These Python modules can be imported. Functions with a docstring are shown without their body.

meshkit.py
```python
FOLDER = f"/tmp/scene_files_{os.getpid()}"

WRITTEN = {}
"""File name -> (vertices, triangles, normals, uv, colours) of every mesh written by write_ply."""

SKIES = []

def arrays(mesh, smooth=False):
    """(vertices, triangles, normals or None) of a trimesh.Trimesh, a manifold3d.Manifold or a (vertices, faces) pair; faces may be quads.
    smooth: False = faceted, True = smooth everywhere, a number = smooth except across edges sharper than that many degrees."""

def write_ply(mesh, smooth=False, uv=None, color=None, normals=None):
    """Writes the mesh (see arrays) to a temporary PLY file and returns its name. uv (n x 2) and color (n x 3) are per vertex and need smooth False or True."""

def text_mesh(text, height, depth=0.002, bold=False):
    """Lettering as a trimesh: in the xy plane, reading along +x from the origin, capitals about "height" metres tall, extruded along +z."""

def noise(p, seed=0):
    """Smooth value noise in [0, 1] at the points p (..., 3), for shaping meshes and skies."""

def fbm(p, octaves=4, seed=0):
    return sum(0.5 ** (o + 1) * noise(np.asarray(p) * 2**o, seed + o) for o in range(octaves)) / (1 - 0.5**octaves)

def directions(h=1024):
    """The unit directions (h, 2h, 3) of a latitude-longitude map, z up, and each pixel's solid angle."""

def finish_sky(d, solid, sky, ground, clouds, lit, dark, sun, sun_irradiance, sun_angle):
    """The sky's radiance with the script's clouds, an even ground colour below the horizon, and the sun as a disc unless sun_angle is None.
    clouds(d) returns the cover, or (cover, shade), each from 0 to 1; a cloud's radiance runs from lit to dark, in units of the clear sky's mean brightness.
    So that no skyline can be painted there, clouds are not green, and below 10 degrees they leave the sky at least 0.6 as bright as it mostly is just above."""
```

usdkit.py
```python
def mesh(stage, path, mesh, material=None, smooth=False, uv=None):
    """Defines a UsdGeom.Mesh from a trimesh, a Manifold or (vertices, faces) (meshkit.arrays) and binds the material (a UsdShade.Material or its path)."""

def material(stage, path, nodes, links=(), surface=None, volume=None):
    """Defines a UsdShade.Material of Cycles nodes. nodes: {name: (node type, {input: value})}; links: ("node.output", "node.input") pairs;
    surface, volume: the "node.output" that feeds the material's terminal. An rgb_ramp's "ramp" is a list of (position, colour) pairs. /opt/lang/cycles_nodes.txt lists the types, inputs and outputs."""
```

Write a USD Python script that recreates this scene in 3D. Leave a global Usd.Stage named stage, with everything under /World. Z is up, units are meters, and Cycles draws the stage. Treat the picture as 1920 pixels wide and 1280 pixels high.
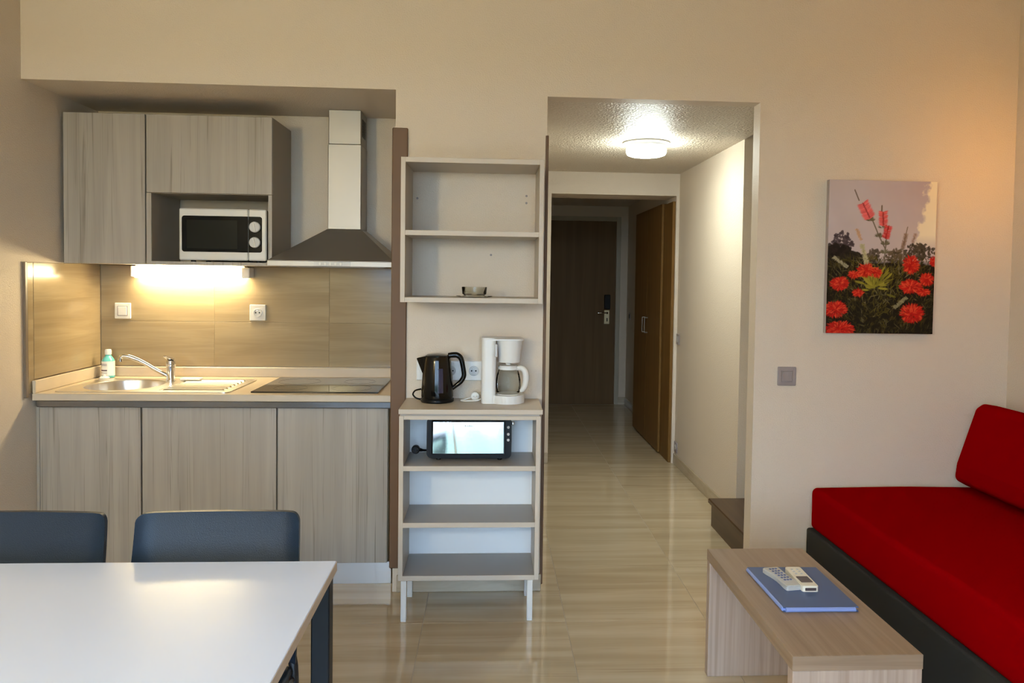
import math
import numpy as np
import trimesh
import manifold3d as m3
import shapely
from shapely import affinity
from shapely.geometry import Polygon, box as sbox, Point
import meshkit
import usdkit
from pxr import Usd, UsdGeom, UsdLux, UsdShade, Gf, Sdf, Vt

stage = Usd.Stage.CreateInMemory()
UsdGeom.SetStageUpAxis(stage, UsdGeom.Tokens.z)
UsdGeom.SetStageMetersPerUnit(stage, 1.0)
UsdGeom.Xform.Define(stage, "/World")
UsdGeom.Scope.Define(stage, "/World/Looks")

# ---------------------------------------------------------------- camera, daylight, exposure
EXPOSURE = 0.0
SKY_STRENGTH = 2.0
SKY_COLOR = (1.03, 1.42, 2.0)
TUBE_STRENGTH, TUBE_COLOR = 68, (1, 0.81, 0.46)
HALL_STRENGTH, HALL_COLOR = 97, (0.97, 1.07, 1.0)
SCONCE_STRENGTH, SCONCE_COLOR = 27, (1, 0.43, 0.03)
BACK_STRENGTH, BACK_COLOR = 162, (1, 0.9, 0.55)
F_PX, PX, PY = 1452.889, 1006.214, 573.363
cam = UsdGeom.Camera.Define(stage, "/World/camera")
cam.CreateHorizontalApertureAttr(36.0)
cam.CreateVerticalApertureAttr(24.0)
cam.CreateFocalLengthAttr(F_PX / 1920 * 36.0)
cam.CreateHorizontalApertureOffsetAttr((960 - PX) / 1920 * 36.0)
cam.CreateVerticalApertureOffsetAttr(-(640 - PY) / 1920 * 36.0)
cam.CreateClippingRangeAttr(Gf.Vec2f(0.05, 200))
cam.CreateExposureAttr(EXPOSURE)
_R = (0.99814834, -0.0591087, 0.01435452)
_U = (-0.01212306, 0.03793881, 0.99920652)
_F = (0.05960639, 0.99753036, -0.03715198)
_C = (0.0, -3.53911495, 1.45228824)
cam.AddTransformOp().Set(Gf.Matrix4d(*_R, 0, *_U, 0, -_F[0], -_F[1], -_F[2], 0, *_C, 1))

dome = UsdLux.DomeLight.Define(stage, "/World/sky")
dome.CreateIntensityAttr(SKY_STRENGTH)
dome.CreateColorAttr(Gf.Vec3f(*SKY_COLOR))

# ---------------------------------------------------------------- helpers: materials
LOOKS = "/World/Looks/"


def mat(name, color=(0.8, 0.8, 0.8), rough=0.5, metal=0.0, spec=0.5, bump=None, **kw):
    """Principled; bump=(scale, distance, detail) adds fine noise relief, vary=amount mottles the colour."""
    vary = kw.pop("vary", 0.0)
    n = {"p": ("principled_bsdf", {"base_color": color, "roughness": rough, "metallic": metal, "specular_ior_level": spec, **kw})}
    l = []
    if bump or vary:
        n["g"] = ("geometry", {})
    if bump:
        n["n"] = ("noise_texture", {"scale": bump[0], "detail": bump[2] if len(bump) > 2 else 2.0})
        n["b"] = ("bump", {"distance": bump[1], "strength": 1.0})
        l += [("g.position", "n.vector"), ("n.fac", "b.height"), ("b.normal", "p.normal")]
    if vary:
        n["v"] = ("noise_texture", {"scale": 9.0, "detail": 4.0})
        n["r"] = ("rgb_ramp", {"ramp": [(0.3, tuple(c * (1 - vary) for c in color)), (0.7, tuple(min(1, c * (1 + vary)) for c in color))]})
        l += [("g.position", "v.vector"), ("v.fac", "r.fac"), ("r.color", "p.base_color")]
    return usdkit.material(stage, LOOKS + name, n, l, surface="p.BSDF")


def grain(name, stops, scale, rough=0.4, spec=0.4, streak=None, detail=5.0, distortion=0.6, bump=0.0, per_piece=7.0, coat=0.0):
    """Long-grained surface: noise stretched along the axis with the small scale; every piece starts elsewhere in the pattern."""
    n = {
        "g": ("geometry", {}), "o": ("object_info", {}),
        "mul": ("math", {"math_type": "multiply", "value2": per_piece}),
        "cx": ("combine_xyz", {}),
        "add": ("vector_math", {"math_type": "add"}),
        "map": ("mapping", {"scale": scale}),
        "n": ("noise_texture", {"scale": 1.0, "detail": detail, "roughness": 0.55, "distortion": distortion}),
        "r": ("rgb_ramp", {"ramp": stops}),
        "p": ("principled_bsdf", {"roughness": rough, "specular_ior_level": spec, "coat_weight": coat, "coat_roughness": 0.05}),
    }
    l = [("o.random", "mul.value1"), ("mul.value", "cx.x"), ("mul.value", "cx.y"), ("mul.value", "cx.z"), ("g.position", "add.vector1"), ("cx.vector", "add.vector2"),
         ("add.vector", "map.vector"), ("map.vector", "n.vector"), ("n.fac", "r.fac")]
    last = "r.color"
    if streak:
        sc, col, lo, hi = streak
        n["map2"] = ("mapping", {"scale": sc})
        n["n2"] = ("noise_texture", {"scale": 1.0, "detail": 3.0, "roughness": 0.6, "distortion": 1.2})
        n["r2"] = ("rgb_ramp", {"ramp": [(0, (0, 0, 0)), (lo, (0, 0, 0)), (hi, (1, 1, 1)), (1, (1, 1, 1))]})
        n["s2"] = ("separate_color", {})
        n["mx"] = ("mix", {"color2": col})
        l += [("add.vector", "map2.vector"), ("map2.vector", "n2.vector"), ("n2.fac", "r2.fac"), ("r2.color", "s2.color"), ("s2.r", "mx.fac"), ("r.color", "mx.color1")]
        last = "mx.color"
    l.append((last, "p.base_color"))
    if bump:
        n["b"] = ("bump", {"distance": bump, "strength": 1.0})
        l += [("n.fac", "b.height"), ("b.normal", "p.normal")]
    return usdkit.material(stage, LOOKS + name, n, l, surface="p.BSDF")


def emit(name, color, strength):
    return usdkit.material(stage, LOOKS + name, {"e": ("emission", {"color": color, "strength": strength})}, [], surface="e.emission")


def pane(name, tint=(0.96, 0.98, 0.97), ior=1.5, rough=0.0):
    return usdkit.material(stage, LOOKS + name, {
        "f": ("fresnel", {"IOR": ior}), "t": ("transparent_bsdf", {"color": tint}), "g": ("glossy_bsdf", {"color": (1, 1, 1), "roughness": rough}), "m": ("mix_closure", {})},
        [("f.fac", "m.fac"), ("t.BSDF", "m.closure1"), ("g.BSDF", "m.closure2")], surface="m.closure")


M = {}
M["plaster"] = mat("plaster", (0.66, 0.56, 0.445), 0.55, bump=(150, 0.0017, 2.0), spec=0.35)
M["plaster_gloss"] = mat("plaster_gloss", (0.66, 0.57, 0.46), 0.46, bump=(80, 0.014, 2.0), spec=0.3)
M["ceiling_white"] = mat("ceiling_white", (0.80, 0.78, 0.74), 0.6)
M["floor_tile"] = grain("floor_tile", [(0.25, (0.44, 0.34, 0.21)), (0.45, (0.51, 0.405, 0.26)), (0.6, (0.565, 0.455, 0.305)), (0.78, (0.63, 0.525, 0.365))], (0.7, 11.0, 1.0), rough=0.05, spec=0.9,
                        streak=((1.0, 24.0, 1.0), (0.40, 0.295, 0.18), 0.58, 0.82))
M["wall_tile"] = grain("wall_tile", [(0.25, (0.25, 0.187, 0.107)), (0.5, (0.312, 0.24, 0.145)), (0.75, (0.385, 0.305, 0.188))], (1.2, 1.2, 16.0), rough=0.14, spec=0.32,
                       streak=((1.6, 1.6, 34.0), (0.27, 0.20, 0.115), 0.6, 0.8))
M["grout"] = mat("grout", (0.42, 0.35, 0.26), 0.8)
M["joint"] = mat("joint", (0.30, 0.23, 0.14), 0.8)
M["skirting"] = grain("skirting", [(0.3, (0.40, 0.32, 0.22)), (0.7, (0.52, 0.43, 0.31))], (3, 3, 20), rough=0.2)
M["ash"] = grain("ash", [(0.25, (0.305, 0.27, 0.23)), (0.5, (0.365, 0.325, 0.28)), (0.75, (0.42, 0.375, 0.325))], (16, 16, 0.6), rough=0.42, spec=0.35,
                 streak=((60, 60, 0.9), (0.17, 0.148, 0.118), 0.57, 0.76), distortion=0.8)
M["cabinet_carcass"] = mat("cabinet_carcass", (0.36, 0.305, 0.235), 0.5, spec=0.3)
M["plinth_metal"] = mat("plinth_metal", (0.62, 0.62, 0.62), 0.38, metal=0.55)
M["worktop"] = mat("worktop", (0.55, 0.46, 0.345), 0.33, spec=0.45, vary=0.05)
M["steel"] = mat("steel", (0.37, 0.355, 0.335), 0.5, metal=1.0)
M["steel_brushed"] = mat("steel_brushed", (0.36, 0.345, 0.325), 0.5, metal=1.0)
M["steel_rail"] = mat("steel_rail", (0.26, 0.265, 0.275), 0.24, metal=1.0)
M["edge_brown"] = mat("edge_brown", (0.17, 0.13, 0.095), 0.35)
M["steel_sink"] = mat("steel_sink", (0.74, 0.71, 0.66), 0.32, metal=1.0)
M["steel_mirror"] = mat("steel_mirror", (0.82, 0.83, 0.85), 0.06, metal=1.0)
M["chrome"] = mat("chrome", (0.82, 0.82, 0.82), 0.06, metal=1.0)
M["hob_glass"] = mat("hob_glass", (0.012, 0.011, 0.010), 0.06, spec=0.5)
M["hob_print"] = mat("hob_print", (0.016, 0.015, 0.014), 0.07)
M["white_plastic"] = mat("white_plastic", (0.74, 0.73, 0.70), 0.28)
M["white_enamel"] = mat("white_enamel", (0.66, 0.64, 0.60), 0.3)
M["silver_plastic"] = mat("silver_plastic", (0.52, 0.51, 0.50), 0.35)
M["grey_plastic"] = mat("grey_plastic", (0.29, 0.245, 0.24), 0.4)
M["black_gloss"] = mat("black_gloss", (0.002, 0.002, 0.0022), 0.08, spec=0.4)
M["black_plastic"] = mat("black_plastic", (0.005, 0.005, 0.0055), 0.4, spec=0.2)
M["dark_glass"] = mat("dark_glass", (0.004, 0.004, 0.004), 0.06, spec=0.12)
M["dark_glass_soft"] = mat("dark_glass_soft", (0.010, 0.0105, 0.008), 0.12, spec=0.14)
M["smoke_window"] = mat("smoke_window", (0.03, 0.03, 0.06), 0.12)
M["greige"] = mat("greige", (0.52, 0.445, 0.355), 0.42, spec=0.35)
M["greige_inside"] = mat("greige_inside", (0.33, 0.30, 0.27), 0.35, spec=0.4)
M["back_white"] = mat("back_white", (0.80, 0.80, 0.79), 0.5)
M["guard_brown"] = mat("guard_brown", (0.145, 0.085, 0.050), 0.45, spec=0.2)
M["stair_wood"] = grain("stair_wood", [(0.3, (0.045, 0.022, 0.010)), (0.7, (0.085, 0.044, 0.020))], (20, 1.0, 20), rough=0.25)
M["door_wood"] = grain("door_wood", [(0.3, (0.135, 0.078, 0.034)), (0.7, (0.175, 0.104, 0.047))], (16, 16, 0.7), rough=0.5, spec=0.15)
M["closet_wood"] = grain("closet_wood", [(0.3, (0.16, 0.078, 0.019)), (0.7, (0.22, 0.11, 0.029))], (16, 16, 0.7), rough=0.45, spec=0.15)
M["oak"] = grain("oak", [(0.22, (0.225, 0.152, 0.098)), (0.5, (0.285, 0.200, 0.135)), (0.8, (0.34, 0.248, 0.175))], (46, 1.6, 46), rough=0.42, spec=0.35)
M["oak_cross"] = grain("oak_cross", [(0.22, (0.225, 0.152, 0.098)), (0.5, (0.285, 0.200, 0.135)), (0.8, (0.34, 0.248, 0.175))], (1.6, 46, 46), rough=0.42, spec=0.35)
M["oak_upright"] = grain("oak_upright", [(0.22, (0.30, 0.215, 0.165)), (0.5, (0.40, 0.305, 0.245)), (0.8, (0.48, 0.38, 0.31))], (60, 60, 1.4), rough=0.42, spec=0.35)
M["table_white"] = mat("table_white", (0.63, 0.685, 0.83), 0.26, spec=0.5)
M["table_edge"] = mat("table_edge", (0.50, 0.40, 0.31), 0.45)
M["table_metal"] = mat("table_metal", (0.007, 0.010, 0.014), 0.45, spec=0.25)
M["chair_shell"] = mat("chair_shell", (0.010, 0.020, 0.036), 0.40, spec=0.32, bump=(420, 0.0004, 1.0))
M["chair_metal"] = mat("chair_metal", (0.03, 0.03, 0.034), 0.35, metal=0.4)
M["red_cloth"] = mat("red_cloth", (0.27, 0.0004, 0.0016), 0.9, spec=0.0, bump=(900, 0.0009, 1.0))
M["grey_cloth"] = mat("grey_cloth", (0.030, 0.029, 0.026), 0.8, spec=0.2, bump=(700, 0.0007, 1.0))
M["folder_blue"] = mat("folder_blue", (0.045, 0.088, 0.22), 0.34, spec=0.5)
M["folder_edge"] = mat("folder_edge", (0.22, 0.30, 0.62), 0.25, spec=0.5)
M["remote_silver"] = mat("remote_silver", (0.55, 0.54, 0.52), 0.3, metal=0.2)
M["remote_cream"] = mat("remote_cream", (0.74, 0.68, 0.56), 0.35)
M["remote_key"] = mat("remote_key", (0.10, 0.13, 0.27), 0.45)
M["remote_dark"] = mat("remote_dark", (0.075, 0.055, 0.055), 0.25)
M["teal"] = mat("teal", (0.13, 0.50, 0.52), 0.3)
M["label_white"] = mat("label_white", (0.80, 0.80, 0.76), 0.45)
M["ink"] = mat("ink", (0.12, 0.09, 0.11), 0.6)
M["door_frame"] = mat("door_frame", (0.42, 0.37, 0.28), 0.5, spec=0.2)
M["gold_plate"] = mat("gold_plate", (0.62, 0.50, 0.30), 0.35, metal=0.7)
M["canvas_edge"] = mat("canvas_edge", (0.40, 0.33, 0.30), 0.7)
M["terrace"] = mat("terrace", (0.30, 0.28, 0.26), 0.8, vary=0.06)
M["garden"] = mat("garden", (0.07, 0.10, 0.045), 0.9, vary=0.3)
M["curtain"] = mat("curtain", (0.62, 0.58, 0.52), 0.9)
M["glass"] = pane("glass")
M["carafe_glass"] = pane("carafe_glass", (0.86, 0.87, 0.85), 1.16)
M["dish_glass"] = pane("dish_glass", (0.90, 0.91, 0.89), 1.25, 0.08)
M["tube_light"] = emit("tube_light", TUBE_COLOR, TUBE_STRENGTH)
M["hall_light"] = emit("hall_light", HALL_COLOR, HALL_STRENGTH)
M["sconce_light"] = emit("sconce_light", SCONCE_COLOR, SCONCE_STRENGTH)
M["back_lamp_light"] = emit("back_lamp_light", BACK_COLOR, BACK_STRENGTH)
M["print"] = usdkit.material(stage, LOOKS + "print", {"a": ("attribute", {"attribute": "print_color"}), "p": ("principled_bsdf", {"roughness": 0.5, "specular_ior_level": 0.15})},
                             [("a.color", "p.base_color")], surface="p.BSDF")

# ---------------------------------------------------------------- helpers: scene tree
_used = {}


def numbered(path):
    k = _used.get(path, -1) + 1
    _used[path] = k
    return path if k == 0 else f"{path}_{k:03d}"


def tag(prim, label=None, cat=None, group=None, kind=None):
    for k, v in (("label", label), ("category", cat), ("group", group), ("kind", kind)):
        if v:
            prim.SetCustomDataByKey(k, v)
    return prim


ORIGIN = {}


def thing(name, label, cat, loc=(0, 0, 0), rotz=0.0, group=None, kind=None):
    path = numbered("/World/" + name)
    x = UsdGeom.Xform.Define(stage, path)
    x.AddTranslateOp().Set(Gf.Vec3d(*map(float, loc)))
    if rotz:
        x.AddRotateZOp().Set(float(rotz))
    ORIGIN[path] = np.array(loc, float)
    return tag(x.GetPrim(), label, cat, group, kind)


def obj(name, mesh, material, parent=None, smooth=30, label=None, local=False):
    """One Mesh prim. Meshes are given in world metres; a thing's own place is taken off again (local=True: already the thing's own)."""
    top = str(parent.GetPath()) if parent is not None else "/World"
    path = numbered(top + "/" + name)
    v, f, nrm = meshkit.arrays(mesh, False)
    root = "/World/" + path.split("/")[2]
    if not local and root in ORIGIN:
        v = v - ORIGIN[root]
    p = usdkit.mesh(stage, path, (v, f), M[material], smooth=smooth).GetPrim()
    if label:
        p.SetCustomDataByKey("label", label)
    return p


def struct(name, mesh, material, smooth=30):
    p = obj(name, mesh, material, None, smooth)
    return tag(p, kind="structure")


cat_ = trimesh.util.concatenate


def bx(x0, x1, y0, y1, z0, z1, b=0.0):
    """A box, its edges chamfered by b."""
    if b <= 0:
        m = trimesh.creation.box([x1 - x0, y1 - y0, z1 - z0])
        m.apply_translation([(x0 + x1) / 2, (y0 + y1) / 2, (z0 + z1) / 2])
        return m
    b = min(b, (x1 - x0) * 0.45, (y1 - y0) * 0.45, (z1 - z0) * 0.45)
    pts = []
    for i in (0, 1):
        for j in (0, 1):
            for k in (0, 1):
                c = np.array([(x0, x1)[i], (y0, y1)[j], (z0, z1)[k]])
                d = np.array([1 - 2 * i, 1 - 2 * j, 1 - 2 * k]) * b
                for a in range(3):
                    q = c + d
                    q[a] = c[a]
                    pts.append(q)
    return trimesh.convex.convex_hull(np.array(pts))


def rbox(x0, x1, y0, y1, z0, z1, r, n=8):
    """A soft box with fully rounded edges."""
    dims = np.array([x1 - x0, y1 - y0, z1 - z0])
    m = trimesh.creation.box([2, 2, 2])
    verts, faces = [], []
    # grid of every face with points gathered at the rounded edges
    t = np.concatenate([np.linspace(-1, -0.999, 1), []])
    out = []
    for ax in range(3):
        for s in (-1, 1):
            u, w = [a for a in range(3) if a != ax]
            def line(a):
                h = dims[a] / 2
                k = np.linspace(0, 1, n) * r
                mid = np.linspace(-h + r, h - r, max(3, int((2 * h - 2 * r) / max(r, 0.05)) + 2))[1:-1]
                return np.concatenate([-h + k, mid, (h - k)[::-1]])
            U, W = np.meshgrid(line(u), line(w), indexing="ij")
            P = np.zeros(U.shape + (3,))
            P[..., u], P[..., w], P[..., ax] = U, W, s * dims[ax] / 2
            inner = np.clip(P, -(dims / 2 - r), dims / 2 - r)
            d = P - inner
            P = inner + r * d / np.maximum(np.linalg.norm(d, axis=-1, keepdims=True), 1e-9)
            a_, b_ = U.shape
            idx = np.arange(a_ * b_).reshape(a_, b_)
            q = np.stack([idx[:-1, :-1], idx[1:, :-1], idx[1:, 1:], idx[:-1, 1:]], -1).reshape(-1, 4)
            f = np.vstack([q[:, [0, 1, 2]], q[:, [0, 2, 3]]])
            if (s > 0) != (ax != 1):
                f = f[:, ::-1]
            out.append(trimesh.Trimesh(P.reshape(-1, 3), f, process=False))
    m = cat_(out)
    m.merge_vertices(digits_vertex=6)
    m.update_faces(m.nondegenerate_faces())
    m.apply_translation([(x0 + x1) / 2, (y0 + y1) / 2, (z0 + z1) / 2])
    return m


def ext(poly, h, axis="z", at=0.0):
    """A shapely outline extruded. axis z: outline in xy from z=at up; y: outline in xz, from y=at towards +y; x: outline in yz, from x=at towards +x."""
    m = trimesh.creation.extrude_polygon(poly, h, engine="earcut")
    v = m.vertices.copy()
    if axis == "y":
        m.vertices = np.stack([v[:, 0], v[:, 2], v[:, 1]], 1)
        m.invert()
    elif axis == "x":
        m.vertices = np.stack([v[:, 2], v[:, 0], v[:, 1]], 1)
    m.apply_translation({"z": (0, 0, at), "y": (0, at, 0), "x": (at, 0, 0)}[axis])
    return m


def rrect(x0, x1, y0, y1, r):
    return sbox(x0 + r, y0 + r, x1 - r, y1 - r).buffer(r, quad_segs=6)


def lathe(profile, at=(0, 0, 0), n=40, axis="z"):
    m = trimesh.creation.revolve(np.array(profile, float), sections=n)
    if axis == "y":      # the profile's height runs towards -y
        m.apply_transform(trimesh.transformations.rotation_matrix(math.pi / 2, [1, 0, 0]))
    elif axis == "x":
        m.apply_transform(trimesh.transformations.rotation_matrix(math.pi / 2, [0, 1, 0]))
    m.apply_translation(at)
    return m


def cyl(r, h, at, axis="z", n=28, b=0.0):
    b = min(b, r * 0.5, h * 0.45)
    prof = [(0, 0), (r - b, 0), (r, b), (r, h - b), (r - b, h), (0, h)] if b else [(0, 0), (r, 0), (r, h), (0, h)]
    return lathe(prof, at, n, axis)


def tube(path, r, n=12):
    """A round bar along a smoothed path; r is one radius or one per point."""
    p = np.array(path, float)
    rr = np.full(len(p), r) if np.ndim(r) == 0 else np.array(r, float)
    if len(p) > 2:
        from scipy.interpolate import CubicSpline, PchipInterpolator
        s = np.concatenate([[0], np.cumsum(np.linalg.norm(np.diff(p, axis=0), axis=1))])
        t = np.linspace(0, s[-1], max(18, 7 * len(p)))
        rr, p = np.interp(t, s, rr), PchipInterpolator(s, p)(t)
    tg = np.gradient(p, axis=0)
    tg /= np.linalg.norm(tg, axis=1, keepdims=True)
    ref = np.array([0, 0, 1.0]) if abs(tg[0][2]) < 0.9 else np.array([1.0, 0, 0])
    rings = []
    a = np.linspace(0, 2 * math.pi, n, endpoint=False)
    for i in range(len(p)):
        u = np.cross(tg[i], ref)
        u /= np.linalg.norm(u)
        w = np.cross(u, tg[i])
        ref = w
        rings.append(p[i] + rr[i] * (np.cos(a)[:, None] * u + np.sin(a)[:, None] * w))
    v = np.vstack(rings + [p[:1], p[-1:]])
    f = []
    for i in range(len(p) - 1):
        for k in range(n):
            q, k2 = i * n, (k + 1) % n
            f += [[q + k, q + n + k, q + n + k2], [q + k, q + n + k2, q + k2]]
    e = (len(p) - 1) * n
    for k in range(n):
        f += [[len(v) - 2, k, (k + 1) % n], [len(v) - 1, e + (k + 1) % n, e + k]]
    m = trimesh.Trimesh(v, np.array(f), process=False)
    m.fix_normals()
    return m


def cut(a, *tools):
    def man(t):
        t = t.copy()
        t.merge_vertices()
        return m3.Manifold(m3.Mesh(np.asarray(t.vertices, np.float32), np.asarray(t.faces, np.uint32)))
    r = man(a)
    for t in tools:
        r = r - man(t)
    o = r.to_mesh()
    return trimesh.Trimesh(o.vert_properties[:, :3], o.tri_verts, process=False)


def hull(*ms):
    return trimesh.convex.convex_hull(np.vstack([m.vertices for m in ms]))


def turn(m, deg, axis, at):
    m = m.copy()
    m.apply_transform(trimesh.transformations.rotation_matrix(math.radians(deg), axis, at))
    return m


# ---------------------------------------------------------------- the setting
XL, XR = -2.054, 2.463          # room side walls
YW = -4.25                      # window wall behind the camera
PX0, PX1 = -0.434, 0.248        # pillar between kitchen and corridor
OX1 = 1.233                     # right end of the opening
XC = 1.465                      # corridor's right wall
YK = 0.654                      # back of the kitchen recess
ZK, ZC, ZT = 2.283, 2.271, 2.86
YST, YH, YH2, YE = 0.922, 2.46, 2.79, 5.28
XE = 1.565

# floor: a bed of grout with every tile on it
fl = thing("floor", None, None, kind="structure")
obj("grout_bed", bx(XL - 0.1, XE + 0.1, YW, YE + 0.1, -0.06, -0.0015), "grout", fl)
obj("grout_bed", bx(XE + 0.1, XR + 0.1, YW, 0.0, -0.06, -0.0015), "grout", fl)
GX, GY, T = 0.334, -0.33, 0.6
for i in range(-5, 5):
    for j in range(-8, 11):
        x0, y0 = GX + i * T, GY + j * T
        x1, y1 = x0 + T, y0 + T
        x0, x1 = max(x0, XL), min(x1, XR if y0 < -0.01 else (XE if y0 > 0.9 else 2.4))
        y0, y1 = max(y0, YW), min(y1, YE)
        if i < -1 and y0 > YK or (i < -1 and y1 > YK):
            y1 = min(y1, YK)
        if x1 - x0 < 0.03 or y1 - y0 < 0.03 or (x1 < PX0 and y0 > YK) or (x1 < 0.2 and y0 > 0.7) or (y0 > 1.0 and x0 > XE):
            continue
        obj("tile", bx(x0 + 0.0013, x1 - 0.0013, y0 + 0.0008, y1 - 0.0008, -0.02, 0.0, 0.0005), "floor_tile", fl, smooth=False)

# walls
struct("wall_back", cat_([
    bx(XL, PX0, 0.0, YK, ZK, ZT),                # above the kitchen recess
    bx(PX0, PX1, 0.0, YK + 0.1, 0, ZT),              # pillar
    bx(PX1, OX1, 0.0, 0.09, ZC, ZT),                 # above the opening
    bx(OX1, XR, 0.0, 0.09, 0, ZT),                   # beside the sofa
]), "plaster", smooth=False)
WA = struct("wall_recess", bx(XL, PX0, YK + 0.012, YK + 0.1, 0, ZT), "plaster", smooth=False)
WL = struct("wall_left", bx(XL - 0.1, XL, YW, YK + 0.1, 0, ZT), "plaster", smooth=False)
struct("wall_right", bx(XR, XR + 0.1, YW, 0.09, 0, ZT), "plaster", smooth=False)
struct("wall_corridor_left", bx(PX1 - 0.1, PX1, YK + 0.1, YE + 0.1, 0, ZC), "plaster", smooth=False)
struct("wall_corridor_right", bx(XC, XC + 0.1, YST, YH, 0, ZT), "plaster", smooth=False)
struct("wall_hallway_left", bx(PX1, 0.462, YH, YH2, 0, ZC), "plaster", smooth=False)
struct("wall_hallway_back", bx(0.462, XC + 0.1, YH, YH2, 2.1, ZC), "plaster", smooth=False)
struct("wall_hallway_jamb", bx(1.44, XC + 0.1, YH, YH2, 0, 2.1), "plaster", smooth=False)
struct("wall_hallway_right", bx(XE, XE + 0.1, YH2, YE, 0, ZC), "plaster", smooth=False)
struct("wall_closet_top", bx(1.45, XE, YH2, 3.93, 2.075, ZC), "plaster", smooth=False)
struct("wall_landing", bx(0.3, XE + 0.1, YE + 0.1, YE + 0.16, 0, ZC), "plaster", smooth=False)
struct("wall_entrance", cat_([bx(PX1, 0.53, YE, YE + 0.1, 0, ZC), bx(0.53, 1.432, YE, YE + 0.1, 2.101, ZC), bx(1.432, XE + 0.1, YE, YE + 0.1, 0, ZC)]), "plaster", smooth=False)
struct("wall_stairwell", cat_([bx(XC + 0.1, 3.0, YST, YST + 0.1, 0, ZT), bx(3.0, 3.1, 0.09, YST + 0.1, 0, ZT), bx(XR + 0.1, 3.0, 0.0, 0.09, 0, ZT), bx(XC - 0.1, XC, 0.09, YST + 0.1, ZC + 0.2, ZT)]), "plaster", smooth=False)
struct("ceiling", bx(XL - 0.1, 3.1, YW - 0.1, YST + 0.1, ZT, ZT + 0.1), "ceiling_white", smooth=False)
struct("ceiling_corridor", cat_([bx(PX1, XC, 0.09, YH, ZC, ZC + 0.2), bx(PX1 - 0.1, XE + 0.1, YH, YE + 0.1, ZC, ZC + 0.2)]), "plaster_gloss", smooth=False)

# window wall behind the camera, glazed doors to a terrace
WX0, WX1, WZ = -1.45, 0.85, 2.40
struct("wall_front", cat_([bx(XL - 0.1, WX0, YW - 0.1, YW, 0, ZT), bx(WX1, XR + 0.1, YW - 0.1, YW, 0, ZT), bx(WX0, WX1, YW - 0.1, YW, WZ, ZT)]), "plaster", smooth=False)
wn = thing("window_1", None, None, ((WX0 + WX1) / 2, YW - 0.05, 0), kind="structure")
obj("frame", cat_([bx(WX0, WX0 + 0.06, YW - 0.08, YW - 0.02, 0, WZ), bx(WX1 - 0.06, WX1, YW - 0.08, YW - 0.02, 0, WZ), bx(WX0 + 0.06, WX1 - 0.06, YW - 0.08, YW - 0.02, WZ - 0.06, WZ), bx(WX0 + 0.06, WX1 - 0.06, YW - 0.08, YW - 0.02, 0, 0.06),
                   bx(-0.34, -0.26, YW - 0.08, YW - 0.02, 0.06, WZ - 0.06)]), "white_enamel", wn)
obj("pane", bx(WX0 + 0.06, -0.34, YW - 0.054, YW - 0.046, 0.06, WZ - 0.06), "glass", wn)
obj("pane", bx(-0.26, WX1 - 0.06, YW - 0.054, YW - 0.046, 0.06, WZ - 0.06), "glass", wn)
struct("terrace", bx(-6, 6, -9, YW - 0.1, -0.12, -0.02), "terrace", smooth=False)
struct("garden_ground", bx(-90, 90, -120, -9, -0.6, -0.35), "garden", smooth=False)

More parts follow.
